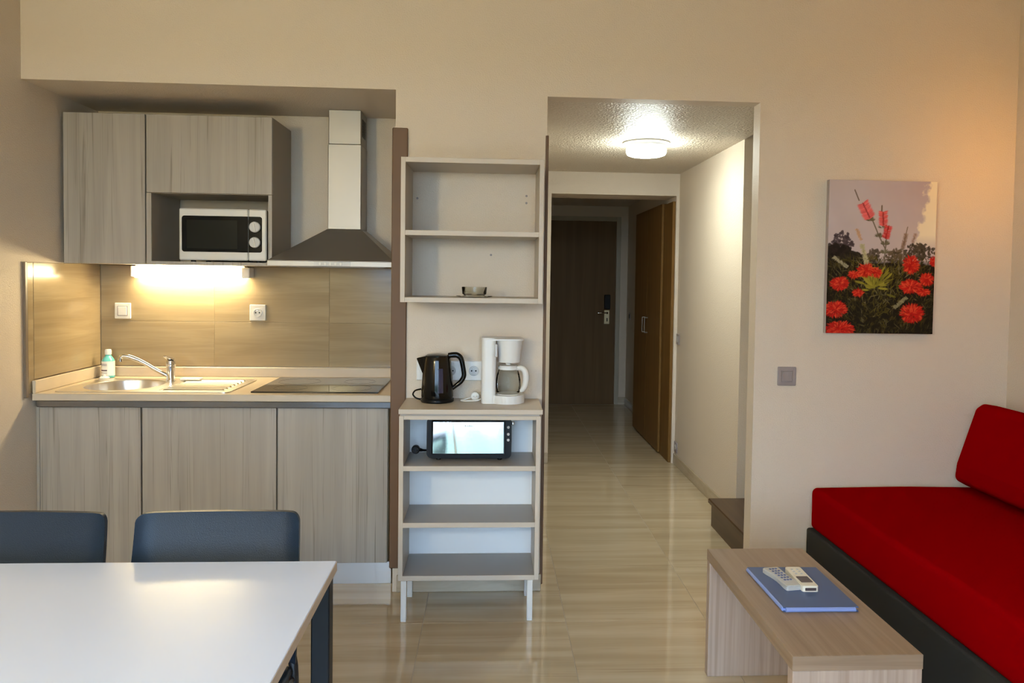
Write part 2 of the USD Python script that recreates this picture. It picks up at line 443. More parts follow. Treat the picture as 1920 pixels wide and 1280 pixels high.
# skirtings
struct("baseboard_corridor", bx(XC - 0.012, XC, YST, YH, 0, 0.082, 0.003), "skirting")
struct("baseboard_back", cat_([bx(OX1, XR - 0.001, -0.011, 0.0, 0, 0.08, 0.003), bx(PX0 + 0.02, PX1 + 0.001, -0.011, 0.0, 0, 0.08, 0.003)]), "skirting")
struct("baseboard_hallway", cat_([bx(PX1, 0.462, YH - 0.012, YH, 0, 0.082, 0.003), bx(1.475, XE, YE - 0.012, YE, 0, 0.085, 0.003), bx(XE - 0.012, XE, 3.95, YE - 0.012, 0, 0.085, 0.003)]), "skirting")
struct("baseboard_left", bx(XL, XL + 0.011, YW, 0.03, 0, 0.08, 0.003), "skirting")
struct("baseboard_right", bx(XR - 0.011, XR, YW, -0.012, 0, 0.08, 0.003), "skirting")
# brown corner guards of the pillar
struct("trim_1", cat_([bx(PX0 - 0.014, -0.378, -0.012, 0.0, 0.112, 2.112, 0.004), bx(PX0 - 0.014, PX0, 0.0, 0.03, 0.112, 2.112, 0.003)]), "guard_brown")
struct("trim_2", cat_([bx(PX1 - 0.006, PX1 + 0.008, -0.004, 0.045, 0.03, 2.095, 0.002)]), "guard_brown")

# tiles of the kitchen recess, parts of their walls
for x0, x1 in ((XL + 0.012, -1.458), (-1.458, -0.858), (-0.858, PX0)):
    for z0, z1 in ((0.955, 1.191), (1.191, 1.486)):
        obj("tile", bx(x0 + 0.0011, x1 - 0.0011, YK, YK + 0.0115, z0 + 0.0009, z1 - 0.0009, 0.0008), "wall_tile", WA, smooth=False)
obj("joint_bed", bx(XL + 0.012, PX0, YK + 0.0015, YK + 0.0119, 0.955, 1.486), "joint", WA, smooth=False)
obj("tile", bx(XL, XL + 0.011, 0.058, YK, 0.96, 1.486, 0.0012), "wall_tile", WL, smooth=False)
obj("tile", bx(XL, XL + 0.011, 0.014, 0.056, 0.90, 1.486, 0.0012), "wall_tile", WL, smooth=False)
obj("edge_profile", bx(XL, XL + 0.0125, -0.006, 0.013, 0.885, 1.488, 0.002), "edge_brown", WL)

# ---------------------------------------------------------------- kitchen
DY0, DY1 = 0.08, 0.098
bases = [(-2.036, -1.588, "left ash-look base cabinet under the sink bowl, next to the left wall"),
         (-1.584, -0.979, "wide ash-look base cabinet in the middle under the drainer"),
         (-0.975, -0.468, "right ash-look base cabinet under the hob, beside the brown corner guard")]
for x0, x1, lab in bases:
    c = thing("base_cabinet", lab, "cabinet", ((x0 + x1) / 2, 0.36, 0.1), group="base cabinets under the worktop")
    obj("body", cat_([bx(x0, x0 + 0.018, DY1 + 0.002, 0.62, 0.105, 0.835), bx(x1 - 0.018, x1, DY1 + 0.002, 0.62, 0.105, 0.835), bx(x0 + 0.018, x1 - 0.018, DY1 + 0.002, 0.62, 0.105, 0.123),
                      bx(x0 + 0.018, x1 - 0.018, 0.61, 0.62, 0.123, 0.835)]), "cabinet_carcass", c)
    obj("door", bx(x0 + 0.0015, x1 - 0.0015, DY0, DY1, 0.105, 0.834, 0.0015), "ash", c, smooth=False)
p = tag(obj("filler_strip", bx(XL + 0.001, -2.039, 0.086, 0.10, 0.1, 0.834, 0.001), "ash", smooth=False), "narrow ash-look filler strip between left wall and base cabinets", "filler strip")
p = tag(obj("plinth_board", bx(XL + 0.012, -0.452, 0.098, 0.112, 0.0, 0.104, 0.001), "plinth_metal"), "pale grey plinth board along the floor under base cabinets", "plinth")

# worktop with sink and hob let in
SX0, SX1, SY0, SY1 = -1.975, -1.195, 0.075, 0.535
bowl_c = np.array([-1.752, 0.305])
w = thing("worktop", "beige laminate kitchen worktop with steel front rail and upstand", "worktop", (-1.25, 0.33, 0.84))
slab = bx(XL + 0.0125, PX0 - 0.016, 0.034, YK - 0.001, 0.868, 0.90, 0.003)
obj("slab", cut(slab, ext(rrect(-1.935, -1.578, 0.10, 0.51, 0.16), 0.2, "z", 0.8)), "worktop", w)
obj("front_rail", bx(XL + 0.02, PX0 - 0.018, 0.05, 0.072, 0.836, 0.868, 0.004), "steel_rail", w, label="brushed steel rail under the worktop's front edge")
obj("upstand", bx(XL + 0.03, PX0 - 0.016, YK - 0.016, YK - 0.001, 0.90, 0.952, 0.003), "worktop", w)
obj("upstand", bx(XL + 0.0125, XL + 0.028, 0.036, YK - 0.001, 0.90, 0.958, 0.003), "worktop", w)
obj("end_stop", bx(-0.474, -0.452, 0.19, 0.24, 0.9005, 0.943, 0.003), "worktop", w)

s = thing("sink", "stainless steel inset sink with one bowl and ribbed drainer", "sink", (-1.585, 0.305, 0.9))
bowl_out = rrect(-1.925, -1.588, 0.112, 0.498, 0.165)
plate = rrect(SX0, SX1, SY0, SY1, 0.03).difference(bowl_out)
obj("rim_plate", cut(ext(plate, 0.004, "z", 0.9005), ext(rrect(-1.53, -1.225, 0.12, 0.49, 0.02), 0.01, "z", 0.9025)), "steel_sink", s)
# bowl: rings shrinking downwards
rings = []
for d, z in ((0.0, 0.904), (0.004, 0.897), (0.009, 0.85), (0.016, 0.79), (0.035, 0.762), (0.07, 0.754), (0.11, 0.751)):
    g = rrect(-1.925 + d, -1.588 - d, 0.112 + d, 0.498 - d, max(0.02, 0.165 - d))
    L = [g.exterior.interpolate(t, normalized=True).coords[0] for t in np.linspace(0, 1, 72, endpoint=False)]
    rings.append(np.column_stack([np.array(L), np.full(72, z)]))
v = np.vstack(rings + [np.array([[bowl_c[0], 0.305, 0.750]])])
f = []
for a in range(len(rings) - 1):
    for k in range(72):
        k2 = (k + 1) % 72
        f += [[a * 72 + k, a * 72 + k2, (a + 1) * 72 + k2], [a * 72 + k, (a + 1) * 72 + k2, (a + 1) * 72 + k]]
for k in range(72):
    f.append([(len(rings) - 1) * 72 + k, (len(rings) - 1) * 72 + (k + 1) % 72, len(v) - 1])
obj("bowl", trimesh.Trimesh(v, np.array(f), process=False), "steel_sink", s)
obj("drain", cat_([cyl(0.04, 0.003, (-1.752, 0.305, 0.7515), b=0.001), cyl(0.022, 0.004, (-1.752, 0.305, 0.754), b=0.001)]), "chrome", s)
for k in range(7):
    y = 0.15 + k * 0.052
    obj("drainer_rib", hull(*[bx(-1.515 + e, -1.24 - e, y - 0.011 + e, y + 0.011 - e, z0, z0 + 0.001) for e, z0 in ((0, 0.9025), (0.006, 0.9075))]), "steel_sink", s)

fc = thing("faucet", "chrome swivel kitchen faucet rising between bowl and drainer", "faucet", (-1.597, 0.438, 0.9045))
obj("base", lathe([(0, 0), (0.0225, 0), (0.0225, 0.004), (0.021, 0.009), (0.021, 0.075), (0.023, 0.08), (0.023, 0.098), (0.019, 0.105), (0, 0.106)], (-1.597, 0.438, 0.9045)), "chrome", fc)
obj("spout", tube([(-1.60, 0.436, 0.925), (-1.66, 0.421, 0.962), (-1.715, 0.407, 0.999), (-1.752, 0.395, 1.020), (-1.785, 0.386, 1.032), (-1.806, 0.381, 1.033), (-1.815, 0.379, 1.022), (-1.8155, 0.379, 1.008)],
                  [0.010, 0.010, 0.0105, 0.0115, 0.0115, 0.0115, 0.011, 0.011]), "chrome", fc)
obj("lever", hull(cyl(0.017, 0.008, (-1.597, 0.438, 1.0108)), bx(-1.603, -1.587, 0.355, 0.38, 1.032, 1.040, 0.003)), "chrome", fc)

bo = thing("soap_bottle", "small teal dish soap bottle with white label in the worktop corner", "bottle", (-1.972, 0.585, 0.9045))
bp = affinity.scale(Point(0, 0).buffer(1, quad_segs=8), 1, 1)
obj("body", lathe([(0, 0), (0.028, 0), (0.031, 0.004), (0.031, 0.082), (0.029, 0.092), (0.020, 0.106), (0.014, 0.114), (0.014, 0.120), (0, 0.120)], (-1.972, 0.585, 0.901)), "teal", bo)
obj("label_wrap", lathe([(0.0312, 0.012), (0.0316, 0.014), (0.0316, 0.084), (0.0312, 0.086)], (-1.972, 0.585, 0.901)), "label_white", bo, label="white paper label with small dark print")
obj("cap", lathe([(0, 0.120), (0.016, 0.120), (0.016, 0.140), (0.013, 0.147), (0, 0.148)], (-1.972, 0.585, 0.901)), "white_plastic", bo)
obj("label_print", cat_([lathe([(0.0317, z), (0.032, z), (0.032, z + h), (0.0317, z + h)], (0, 0, 0)).slice_plane([0, 0, 0], [0.55, -0.8, 0]).slice_plane([0, 0, 0], [-0.95, -0.25, 0]) for z, h in ((0.070, 0.003), (0.063, 0.002), (0.036, 0.007), (0.026, 0.002))]).apply_translation((-1.972, 0.585, 0.901)), "ink", bo)
tag(obj("sink_plug", lathe([(0, 0), (0.022, 0), (0.024, 0.005), (0.018, 0.011), (0.008, 0.012), (0.006, 0.020), (0, 0.021)], (-1.958, 0.515, 0.9047)), "white_plastic"), "white rubber sink plug lying at the corner of the sink", "plug")
spo = thing("dish_sponge", "small white and pink sponge beside the faucet on the drainer", "sponge", (-1.50, 0.46, 0.9085))
obj("pad", rbox(-1.555, -1.455, 0.435, 0.485, 0.9085, 0.919, 0.005, 4), "label_white", spo)

hb = thing("hob", "black glass ceramic hob set in the worktop", "hob", (-0.808, 0.342, 0.9))
obj("glass_plate", bx(-1.10, -0.516, 0.09, 0.595, 0.9005, 0.9065, 0.002), "hob_glass", hb)
for x, y, r in ((-0.96, 0.44, 0.105), (-0.66, 0.45, 0.08), (-0.95, 0.22, 0.08), (-0.66, 0.22, 0.095)):
    obj("cooking_zone", ext(Point(x, y).buffer(r, quad_segs=16).difference(Point(x, y).buffer(r - 0.004, quad_segs=16)), 0.0004, "z", 0.9065), "hob_print", hb)

# wall cabinets
UY = 0.295
c = thing("wall_cabinet", "tall ash-look wall cabinet with one door, next to the left wall", "cabinet", (-1.846, 0.475, 1.487), group="wall cabinets")
obj("body", bx(-2.036, -1.657, UY + 0.02, YK - 0.001, 1.487, 2.203, 0.001), "cabinet_carcass", c)
obj("door", bx(-2.036, -1.658, UY, UY + 0.018, 1.487, 2.203, 0.0015), "ash", c, smooth=False)
c = thing("wall_cabinet", "ash-look wall cabinet with flap door over an open microwave niche", "cabinet", (-1.355, 0.475, 1.487), group="wall cabinets")
obj("body", cat_([bx(-1.652, -1.629, UY + 0.004, YK - 0.002, 1.487, 1.83), bx(-1.079, -1.061, UY + 0.004, YK - 0.002, 1.487, 1.83), bx(-1.629, -1.079, UY + 0.004, YK - 0.002, 1.487, 1.503), bx(-1.652, -1.061, UY + 0.02, YK - 0.002, 1.83, 2.203),
                  bx(-1.629, -1.079, YK - 0.012, YK - 0.002, 1.503, 1.83)]), "cabinet_carcass", c)
obj("flap_door", bx(-1.652, -1.061, UY, UY + 0.018, 1.832, 2.203, 0.0015), "ash", c, smooth=False)
obj("front_edging", cat_([bx(-1.652, -1.630, UY, UY + 0.003, 1.487, 1.829), bx(-1.078, -1.061, UY, UY + 0.003, 1.487, 1.829), bx(-1.630, -1.078, UY, UY + 0.003, 1.487, 1.503)]), "ash", c, smooth=False)

# microwave
X0, X1, Y0, Z0, Z1 = -1.502, -1.089, 0.30, 1.511, 1.760
mw = thing("microwave", "white microwave oven with black window and two round knobs", "microwave", ((X0 + X1) / 2, 0.45, 1.503))
obj("housing", bx(X0 + 0.004, X1 - 0.004, Y0 + 0.022, Y0 + 0.30, Z0 + 0.002, Z1 - 0.002, 0.006), "white_enamel", mw)
XD = X1 - 0.086
obj("door", cut(bx(X0, XD - 0.001, Y0, Y0 + 0.022, Z0, Z1, 0.005), ext(rrect(X0 + 0.013, XD + 0.05, Z0 + 0.040, Z1 - 0.035, 0.012), 0.01, "y", Y0 - 0.006)), "white_enamel", mw)
pan = cut(bx(XD + 0.001, X1, Y0, Y0 + 0.022, Z0, Z1, 0.005), ext(rrect(XD - 0.05, X1 - 0.020, Z0 + 0.040, Z1 - 0.035, 0.012), 0.01, "y", Y0 - 0.006))
obj("control_panel", pan, "white_enamel", mw)
obj("door_glass", ext(rrect(X0 + 0.0135, XD + 0.05, Z0 + 0.0405, Z1 - 0.0355, 0.012).intersection(sbox(0 - 9, 0, XD - 0.0015, 9)), 0.003, "y", Y0 + 0.001), "dark_glass", mw, label="black glass of the microwave door")
obj("door_window", bx(X0 + 0.036, XD - 0.052, Y0 + 0.0004, Y0 + 0.001, Z0 + 0.056, Z1 - 0.055), "dark_glass_soft", mw)
obj("control_glass", ext(rrect(XD - 0.05, X1 - 0.0205, Z0 + 0.0405, Z1 - 0.0355, 0.012).intersection(sbox(XD + 0.0015, 0, 9, 9)), 0.003, "y", Y0 + 0.001), "dark_glass", mw)
for z in (1.674, 1.600):
    kx = X1 - 0.052
    k = obj("knob", cyl(0.026, 0.018, (kx, Y0 + 0.001, z), "y", 32, 0.003), "silver_plastic", mw)
    obj("grip", turn(bx(kx - 0.003, kx + 0.003, Y0 - 0.0215, Y0 - 0.017, z - 0.022, z + 0.022, 0.001), -14, [0, 1, 0], [kx, Y0, z]), "white_enamel", k)
for x in (X0 + 0.05, X1 - 0.05):
    for y in (Y0 + 0.05, Y0 + 0.25):
        obj("foot", cyl(0.012, 0.0075, (x, y, 1.5035)), "black_plastic", mw)
obj("power_cord", tube([(-1.125, 0.60, 1.70), (-1.127, 0.55, 1.765), (-1.118, 0.50, 1.795), (-1.100, 0.47, 1.812), (-1.083, 0.46, 1.813)], 0.0045), "black_plastic", mw)

# extractor hood
h = thing("extractor_hood", "brushed steel chimney extractor hood over the hob", "extractor hood", (-0.75, 0.40, 1.487))
HX0, HX1, HY0 = -1.045, -0.456, 0.155
obj("canopy", hull(bx(HX0, HX1, HY0 + 0.002, YK - 0.002, 1.513, 1.514), bx(-0.832, -0.660, 0.462, YK - 0.002, 1.679, 1.680)), "steel_brushed", h, smooth=False)
obj("front_band", bx(HX0, HX1, HY0, YK - 0.002, 1.487, 1.513, 0.002), "steel", h)
obj("lower_chimney", bx(-0.829, -0.663, 0.463, YK - 0.002, 1.680, 2.11, 0.0025), "steel", h)
up = obj("upper_chimney", bx(-0.827, -0.665, 0.465, YK - 0.002, 2.11, 2.2825, 0.0025), "steel", h)
obj("vent_grille", cat_([bx(-0.666, -0.6635, 0.50, 0.60, 2.155, 2.245)] + [bx(-0.6638, -0.6622, 0.505, 0.595, 2.162 + k * 0.0145, 2.169 + k * 0.0145) for k in range(6)]), "black_plastic", up)
obj("control_panel", bx(-0.83, -0.66, HY0 - 0.0015, HY0 + 0.001, 1.490, 1.510, 0.0005), "silver_plastic", h)
for k in range(5):
    obj("button", cyl(0.0065, 0.004, (-0.80 + k * 0.024, HY0 - 0.001, 1.500), "y", 16, 0.001), "white_enamel", h)
obj("grease_filter", bx(HX0 + 0.05, HX1 - 0.05, HY0 + 0.05, YK - 0.06, 1.4845, 1.487), "steel_brushed", h)

# tube lamp under the cabinets
l = thing("strip_lamp", "lit under-cabinet strip lamp above the kitchen sink", "lamp", (-1.55, 0.615, 1.42))
obj("housing", bx(-1.845, -1.285, 0.606, YK - 0.001, 1.463, 1.486, 0.003), "white_plastic", l)
obj("end_cap", bx(-1.292, -1.252, 0.568, YK - 0.001, 1.425, 1.480, 0.004), "white_plastic", l)
obj("end_cap", bx(-1.852, -1.842, 0.568, YK - 0.001, 1.425, 1.480, 0.003), "white_plastic", l)
obj("diffuser", ext(Polygon([(0.574, 1.462), (0.570, 1.445), (0.578, 1.428), (0.600, 1.419), (0.632, 1.419), (0.648, 1.43), (0.650, 1.462)]), 0.548, "x", -1.841), "tube_light", l, label="glowing warm white diffuser")


# switches and sockets
def wall_switch(x, z, y, label, material="white_plastic", size=0.083):
    t = thing("light_switch", label, "switch", (x, y, z))
    obj("plate", bx(x - size / 2, x + size / 2, y - 0.009, y, z - size / 2, z + size / 2, 0.003), material, t)
    r = size * 0.28
    obj("surround", cut(bx(x - r - 0.003, x + r + 0.003, y - 0.0105, y - 0.0088, z - r - 0.003, z + r + 0.003, 0.0005), bx(x - r, x + r, y - 0.02, y - 0.0085, z - r, z + r)), "grey_plastic", t)
    obj("rocker", turn(bx(x - r + 0.001, x + r - 0.001, y - 0.013, y - 0.0095, z - r + 0.001, z + r - 0.001, 0.001), 2, [1, 0, 0], [x, y - 0.011, z]), material, t)
    return t


def socket_parts(t, x, z, y, r=0.019, suffix=None):
    c_ = obj("insert", cut(cyl(r + 0.004, 0.004, (x, y - 0.0085, z), "y", 32, 0.0008), cyl(r, 0.02, (x, y - 0.0095, z), "y", 32)), "silver_plastic", t)
    obj("socket_well", cyl(r, 0.0015, (x, y - 0.0088, z), "y", 32), "silver_plastic", c_)
    obj("hole", cat_([cyl(0.0035, 0.002, (x + d, y - 0.0098, z), "y", 12) for d in (-0.0095, 0.0095)]), "black_plastic", c_)
    obj("earth_pin", cyl(0.0025, 0.010, (x, y - 0.0098, z + 0.010), "y", 12, 0.001), "chrome", c_)


wall_switch(-1.9265, 1.2445, YK, "cream square light switch on kitchen tiles above the sink", "white_plastic")
t = thing("wall_socket", "silver square power socket on kitchen tiles left of the hood", "socket", (-1.231, YK, 1.2425))
obj("plate", bx(-1.273, -1.189, YK - 0.009, YK, 1.2, 1.285, 0.003), "silver_plastic", t)
socket_parts(t, -1.231, 1.2425, YK)
wall_switch(1.388, 1.006, 0.0, "mauve grey square light switch on wall below the painting", "grey_plastic", 0.088)


# ---------------------------------------------------------------- shelves on the pillar
S0, S1, SY, SB = -0.373, 0.217, -0.314, -0.0115
u = thing("wall_shelf", "beige open wall shelf box with one middle shelf, hung on the pillar", "shelf", (-0.078, -0.16, 1.34))
tk = 0.019
obj("side_panel", bx(S0, S0 + tk, SY, SB, 1.341, 1.938, 0.001), "greige", u)
obj("side_panel", bx(S1 - tk, S1, SY, SB, 1.341, 1.938, 0.001), "greige", u)
obj("top_panel", bx(S0 + tk, S1 - tk, SY, SB, 1.917, 1.938, 0.001), "greige", u)
obj("bottom_panel", bx(S0 + tk, S1 - tk, SY, SB, 1.341, 1.362, 0.001), "greige", u)
obj("shelf", bx(S0 + tk, S1 - tk, SY + 0.001, SB, 1.618, 1.639, 0.001), "greige", u)
for x, z in ((0.158, 1.82), (0.158, 1.788), (-0.335, 1.80), (0.0, 1.55)):
    obj("screw", cyl(0.005, 0.0035, (x, 0.0, z), "y", 14, 0.001), "grey_plastic", u)

d = thing("shelving_unit", "beige open shelving unit on white metal legs, against the pillar", "shelf", (-0.078, -0.16, 0.0))
ZS = (0.173, 0.398, 0.637, 0.870)
obj("side_panel", bx(S0, S0 + tk, SY, SB, 0.173, 0.868, 0.001), "greige", d)
obj("side_panel", bx(S1 - tk, S1, SY, SB, 0.173, 0.868, 0.001), "greige", d)
obj("top_panel", bx(S0 - 0.002, S1 + 0.008, SY - 0.002, SB, 0.876, 0.896, 0.001), "greige", d)
obj("top_rail", bx(S0 + tk, S1 - tk, SY + 0.002, SB, 0.852, 0.868, 0.001), "greige", d)
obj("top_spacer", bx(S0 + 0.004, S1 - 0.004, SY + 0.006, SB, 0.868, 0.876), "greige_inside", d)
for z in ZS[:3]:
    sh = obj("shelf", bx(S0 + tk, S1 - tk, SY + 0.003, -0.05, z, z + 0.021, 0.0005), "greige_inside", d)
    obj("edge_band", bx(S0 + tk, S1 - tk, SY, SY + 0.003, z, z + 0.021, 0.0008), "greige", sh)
obj("back_panel", bx(S0 + tk, S1 - tk, -0.049, -0.045, 0.194, 0.852), "back_white", d)
for x in (S0 + 0.024, S1 - 0.036):
    for y in (SY + 0.012, -0.05):
        lg = obj("leg", bx(x - 0.012, x + 0.012, y - 0.012, y + 0.012, 0.004, 0.173, 0.002), "white_enamel", d)
        obj("glide", bx(x - 0.011, x + 0.011, y - 0.011, y + 0.011, 0.0, 0.004), "white_plastic", lg)

# kettle
KX, KY, KZ = -0.230, -0.105, 0.8965
k = thing("kettle", "glossy black electric kettle on the shelving unit", "kettle", (KX, KY, KZ))
obj("base", lathe([(0, 0), (0.070, 0), (0.073, 0.004), (0.073, 0.014), (0.068, 0.018), (0, 0.018)], (KX, KY, KZ)), "black_plastic", k)
obj("body", lathe([(0, 0.018), (0.068, 0.018), (0.071, 0.024), (0.070, 0.06), (0.066, 0.12), (0.060, 0.175), (0.056, 0.196), (0.053, 0.200), (0, 0.200)], (KX, KY, KZ), 56), "black_gloss", k)
obj("lid", lathe([(0, 0.199), (0.053, 0.199), (0.053, 0.204), (0.045, 0.209), (0.02, 0.212), (0, 0.2125)], (KX, KY, KZ), 48), "black_gloss", k)
obj("spout", hull(bx(KX - 0.091, KX - 0.087, KY - 0.006, KY + 0.006, KZ + 0.187, KZ + 0.192, 0.001), bx(KX - 0.052, KX - 0.045, KY - 0.03, KY + 0.03, KZ + 0.196, KZ + 0.203, 0.002), bx(KX - 0.060, KX - 0.050, KY - 0.014, KY + 0.014, KZ + 0.11, KZ + 0.13, 0.003)), "black_gloss", k)
hp = [(KX + 0.048, KY, KZ + 0.203), (KX + 0.080, KY, KZ + 0.207), (KX + 0.100, KY, KZ + 0.196), (KX + 0.112, KY, KZ + 0.155), (KX + 0.117, KY, KZ + 0.118), (KX + 0.106, KY, KZ + 0.092), (KX + 0.084, KY, KZ + 0.072), (KX + 0.064, KY, KZ + 0.056)]
obj("handle", tube(hp, [0.012, 0.013, 0.0115, 0.0105, 0.0105, 0.0105, 0.0095, 0.008]), "black_gloss", k)
ws = lathe([(0.0702, 0.045), (0.0712, 0.05), (0.0683, 0.100), (0.0644, 0.148), (0.0630, 0.152)], (0, 0, 0), 72)
ang = np.degrees(np.arctan2(ws.triangles_center[:, 1], ws.triangles_center[:, 0]))
ws.update_faces((ang > -84) & (ang < -66))
ws.apply_translation((KX, KY, KZ))
obj("water_gauge", ws, "smoke_window", k, label="dark bluish water level window")
obj("power_cord", tube([(KX - 0.066, KY + 0.012, KZ + 0.008), (KX - 0.092, KY + 0.0, KZ + 0.014), (KX - 0.108, KY + 0.01, KZ + 0.03), (KX - 0.10, KY + 0.04, KZ + 0.042), (KX - 0.06, KY + 0.074, KZ + 0.045)], 0.0035), "black_plastic", k)

# coffee maker
CX, CY, CZ = 0.065, -0.105, 0.8965
c = thing("coffee_maker", "white filter coffee maker with glass carafe on the shelving unit", "coffee maker", (CX, CY, CZ))
obj("column", ext(rrect(-0.036, 0.028, -0.168, -0.048, 0.02), 0.288, "z", CZ), "white_plastic", c)
obj("hotplate_base", cat_([ext(Point(0.078, -0.11).buffer(0.078, quad_segs=12).union(sbox(0.0, -0.165, 0.07, -0.05)).intersection(sbox(-0.03, -0.2, 0.16, -0.04)), 0.036, "z", CZ), cyl(0.052, 0.003, (0.083, -0.11, CZ + 0.036), b=0.001)]), "white_plastic", c)
obj("filter_basket", hull(ext(Point(0.087, -0.108).buffer(0.047, quad_segs=12), 0.001, "z", CZ + 0.178), ext(Point(0.087, -0.108).buffer(0.058, quad_segs=12), 0.001, "z", CZ + 0.276)), "white_plastic", c)
obj("lid", hull(ext(rrect(-0.038, 0.150, -0.170, -0.046, 0.03), 0.006, "z", CZ + 0.277), ext(rrect(-0.030, 0.142, -0.162, -0.054, 0.03), 0.002, "z", CZ + 0.285)), "white_plastic", c)
obj("switch", bx(0.021, 0.034, -0.176, -0.166, CZ + 0.205, CZ + 0.262, 0.003), "silver_plastic", c)
ca = obj("carafe", lathe([(0.046, 0.040), (0.052, 0.046), (0.056, 0.07), (0.055, 0.10), (0.050, 0.125), (0.043, 0.143), (0.041, 0.150)], (0.083, -0.11, CZ), 48), "carafe_glass", c, smooth=True, label="clear glass carafe")
obj("carafe_rim", lathe([(0.040, 0.146), (0.0445, 0.146), (0.0445, 0.158), (0.040, 0.158), (0.040, 0.146)], (0.083, -0.11, CZ), 40), "white_plastic", ca)
obj("carafe_lid", lathe([(0, 0.156), (0.040, 0.156), (0.038, 0.163), (0.012, 0.166), (0.012, 0.173), (0, 0.174)], (0.083, -0.11, CZ), 32), "white_plastic", ca)
obj("carafe_handle", tube([(0.118, -0.124, CZ + 0.150), (0.140, -0.132, CZ + 0.154), (0.156, -0.138, CZ + 0.140), (0.161, -0.140, CZ + 0.11), (0.157, -0.138, CZ + 0.08), (0.148, -0.135, CZ + 0.06), (0.138, -0.131, CZ + 0.052)], [0.009, 0.012, 0.0135, 0.014, 0.0135, 0.012, 0.008]), "white_plastic", ca)
t = thing("power_plug", "white plug with coiled cord lying left of the coffee maker", "plug", (-0.08, -0.09, CZ))
obj("plug_body", cat_([cyl(0.019, 0.026, (-0.064, -0.062, CZ + 0.020), "y", 24, 0.004), cyl(0.003, 0.019, (-0.070, -0.088, CZ + 0.020), "y"), cyl(0.003, 0.019, (-0.056, -0.088, CZ + 0.020), "y")]), "white_plastic", t)
obj("cord", tube([(-0.064, -0.066, CZ + 0.016), (-0.09, -0.075, CZ + 0.010), (-0.118, -0.085, CZ + 0.004), (-0.125, -0.10, CZ + 0.004), (-0.105, -0.112, CZ + 0.004), (-0.06, -0.112, CZ + 0.005), (-0.037, -0.105, CZ + 0.012)], 0.0035), "white_plastic", t)

# triple socket on the wall behind
t = thing("socket_strip", "white triple wall socket plate behind kettle and coffee maker", "socket", (-0.18, 0.0, 1.02))
obj("plate", bx(-0.332, -0.020, -0.010, 0.0, 0.977, 1.066, 0.003), "white_plastic", t)
for x in (-0.280, -0.176, -0.072):
    socket_parts(t, x, 1.0215, -0.0015)

# toaster
TX0, TX1, TY, TZ = -0.266, 0.098, -0.215, 0.658
t = thing("toaster", "black long-slot toaster with shiny steel front on the shelf", "toaster", ((TX0 + TX1) / 2, TY + 0.07, TZ))
obj("body", ext(rrect(TX0, TX1, TZ + 0.010, TZ + 0.187, 0.022), 0.13, "y", TY), "black_plastic", t)
steel = bx(TX0 + 0.028, TX1 - 0.034, TY - 0.004, TY + 0.004, TZ + 0.036, TZ + 0.170)
g = []
nx, nz = 40, 16
for a in range(nx + 1):
    for b in range(nz + 1):
        s_, q_ = a / nx, b / nz
        x = TX0 + 0.028 + s_ * (TX1 - TX0 - 0.062)
        z = TZ + 0.036 + q_ * 0.134
        bulge = 0.005 + 0.0035 * math.sin(math.pi * s_) + (1 - q_) * 0.012 + (1 - s_) * 0.006 - 0.0002 * math.sin(14 * s_ + 2 * q_)
        g.append((x, TY - bulge, z))
idx = np.arange((nx + 1) * (nz + 1)).reshape(nx + 1, nz + 1)
q = np.stack([idx[:-1, :-1], idx[1:, :-1], idx[1:, 1:], idx[:-1, 1:]], -1).reshape(-1, 4)
front = trimesh.Trimesh(np.array(g), np.vstack([q[:, [0, 1, 2]], q[:, [0, 2, 3]]]), process=False)
obj("front_panel", front, "steel_mirror", t, smooth=True, label="mirror-polished steel front panel")
obj("panel_frame", cut(bx(TX0 + 0.022, TX1 - 0.028, TY - 0.016, TY, TZ + 0.030, TZ + 0.176, 0.002), bx(TX0 + 0.028, TX1 - 0.034, TY - 0.03, TY + 0.01, TZ + 0.036, TZ + 0.170)), "black_gloss", t)
obj("logo_mark", cat_([bx(-0.102 + k * 0.006, -0.0985 + k * 0.006, TY - 0.0135, TY - 0.0115, TZ + 0.150, TZ + 0.1545 + (0.0015 if k % 3 == 0 else 0)) for k in range(6)] + [bx(-0.088, -0.060, TY - 0.0135, TY - 0.0115, TZ + 0.141, TZ + 0.1425)]), "grey_plastic", t)
obj("slot_trim", bx(TX0 + 0.04, TX1 - 0.06, TY + 0.04, TY + 0.09, TZ + 0.1865, TZ + 0.1885), "steel_brushed", t)
for z in (0.145, 0.115, 0.09):
    obj("button", cyl(0.006, 0.005, (TX1 - 0.014, TY + 0.001, TZ + z), "y", 14, 0.001), "silver_plastic", t)
obj("lever", bx(TX1, TX1 + 0.012, TY + 0.02, TY + 0.05, TZ + 0.15, TZ + 0.165, 0.003), "chrome", t)
for x in (TX0 + 0.05, TX1 - 0.05):
    for y in (TY + 0.02, TY + 0.11):
        obj("foot", cyl(0.010, 0.011, (x, y, TZ), b=0.002), "black_plastic", t)
pl = obj("plug", cat_([cyl(0.018, 0.028, (-0.315, TY + 0.045, TZ + 0.042), "y", 24, 0.004), cyl(0.0026, 0.019, (-0.322, TY + 0.018, TZ + 0.042), "y", 10), cyl(0.0026, 0.019, (-0.308, TY + 0.018, TZ + 0.042), "y", 10)]), "black_plastic", t)
obj("cord", tube([(-0.30, TY + 0.035, TZ + 0.040), (-0.285, TY + 0.05, TZ + 0.034), (-0.27, TY + 0.07, TZ + 0.030), (TX0 + 0.01, TY + 0.09, TZ + 0.03)], [0.008, 0.005, 0.004, 0.004]), "black_plastic", t)

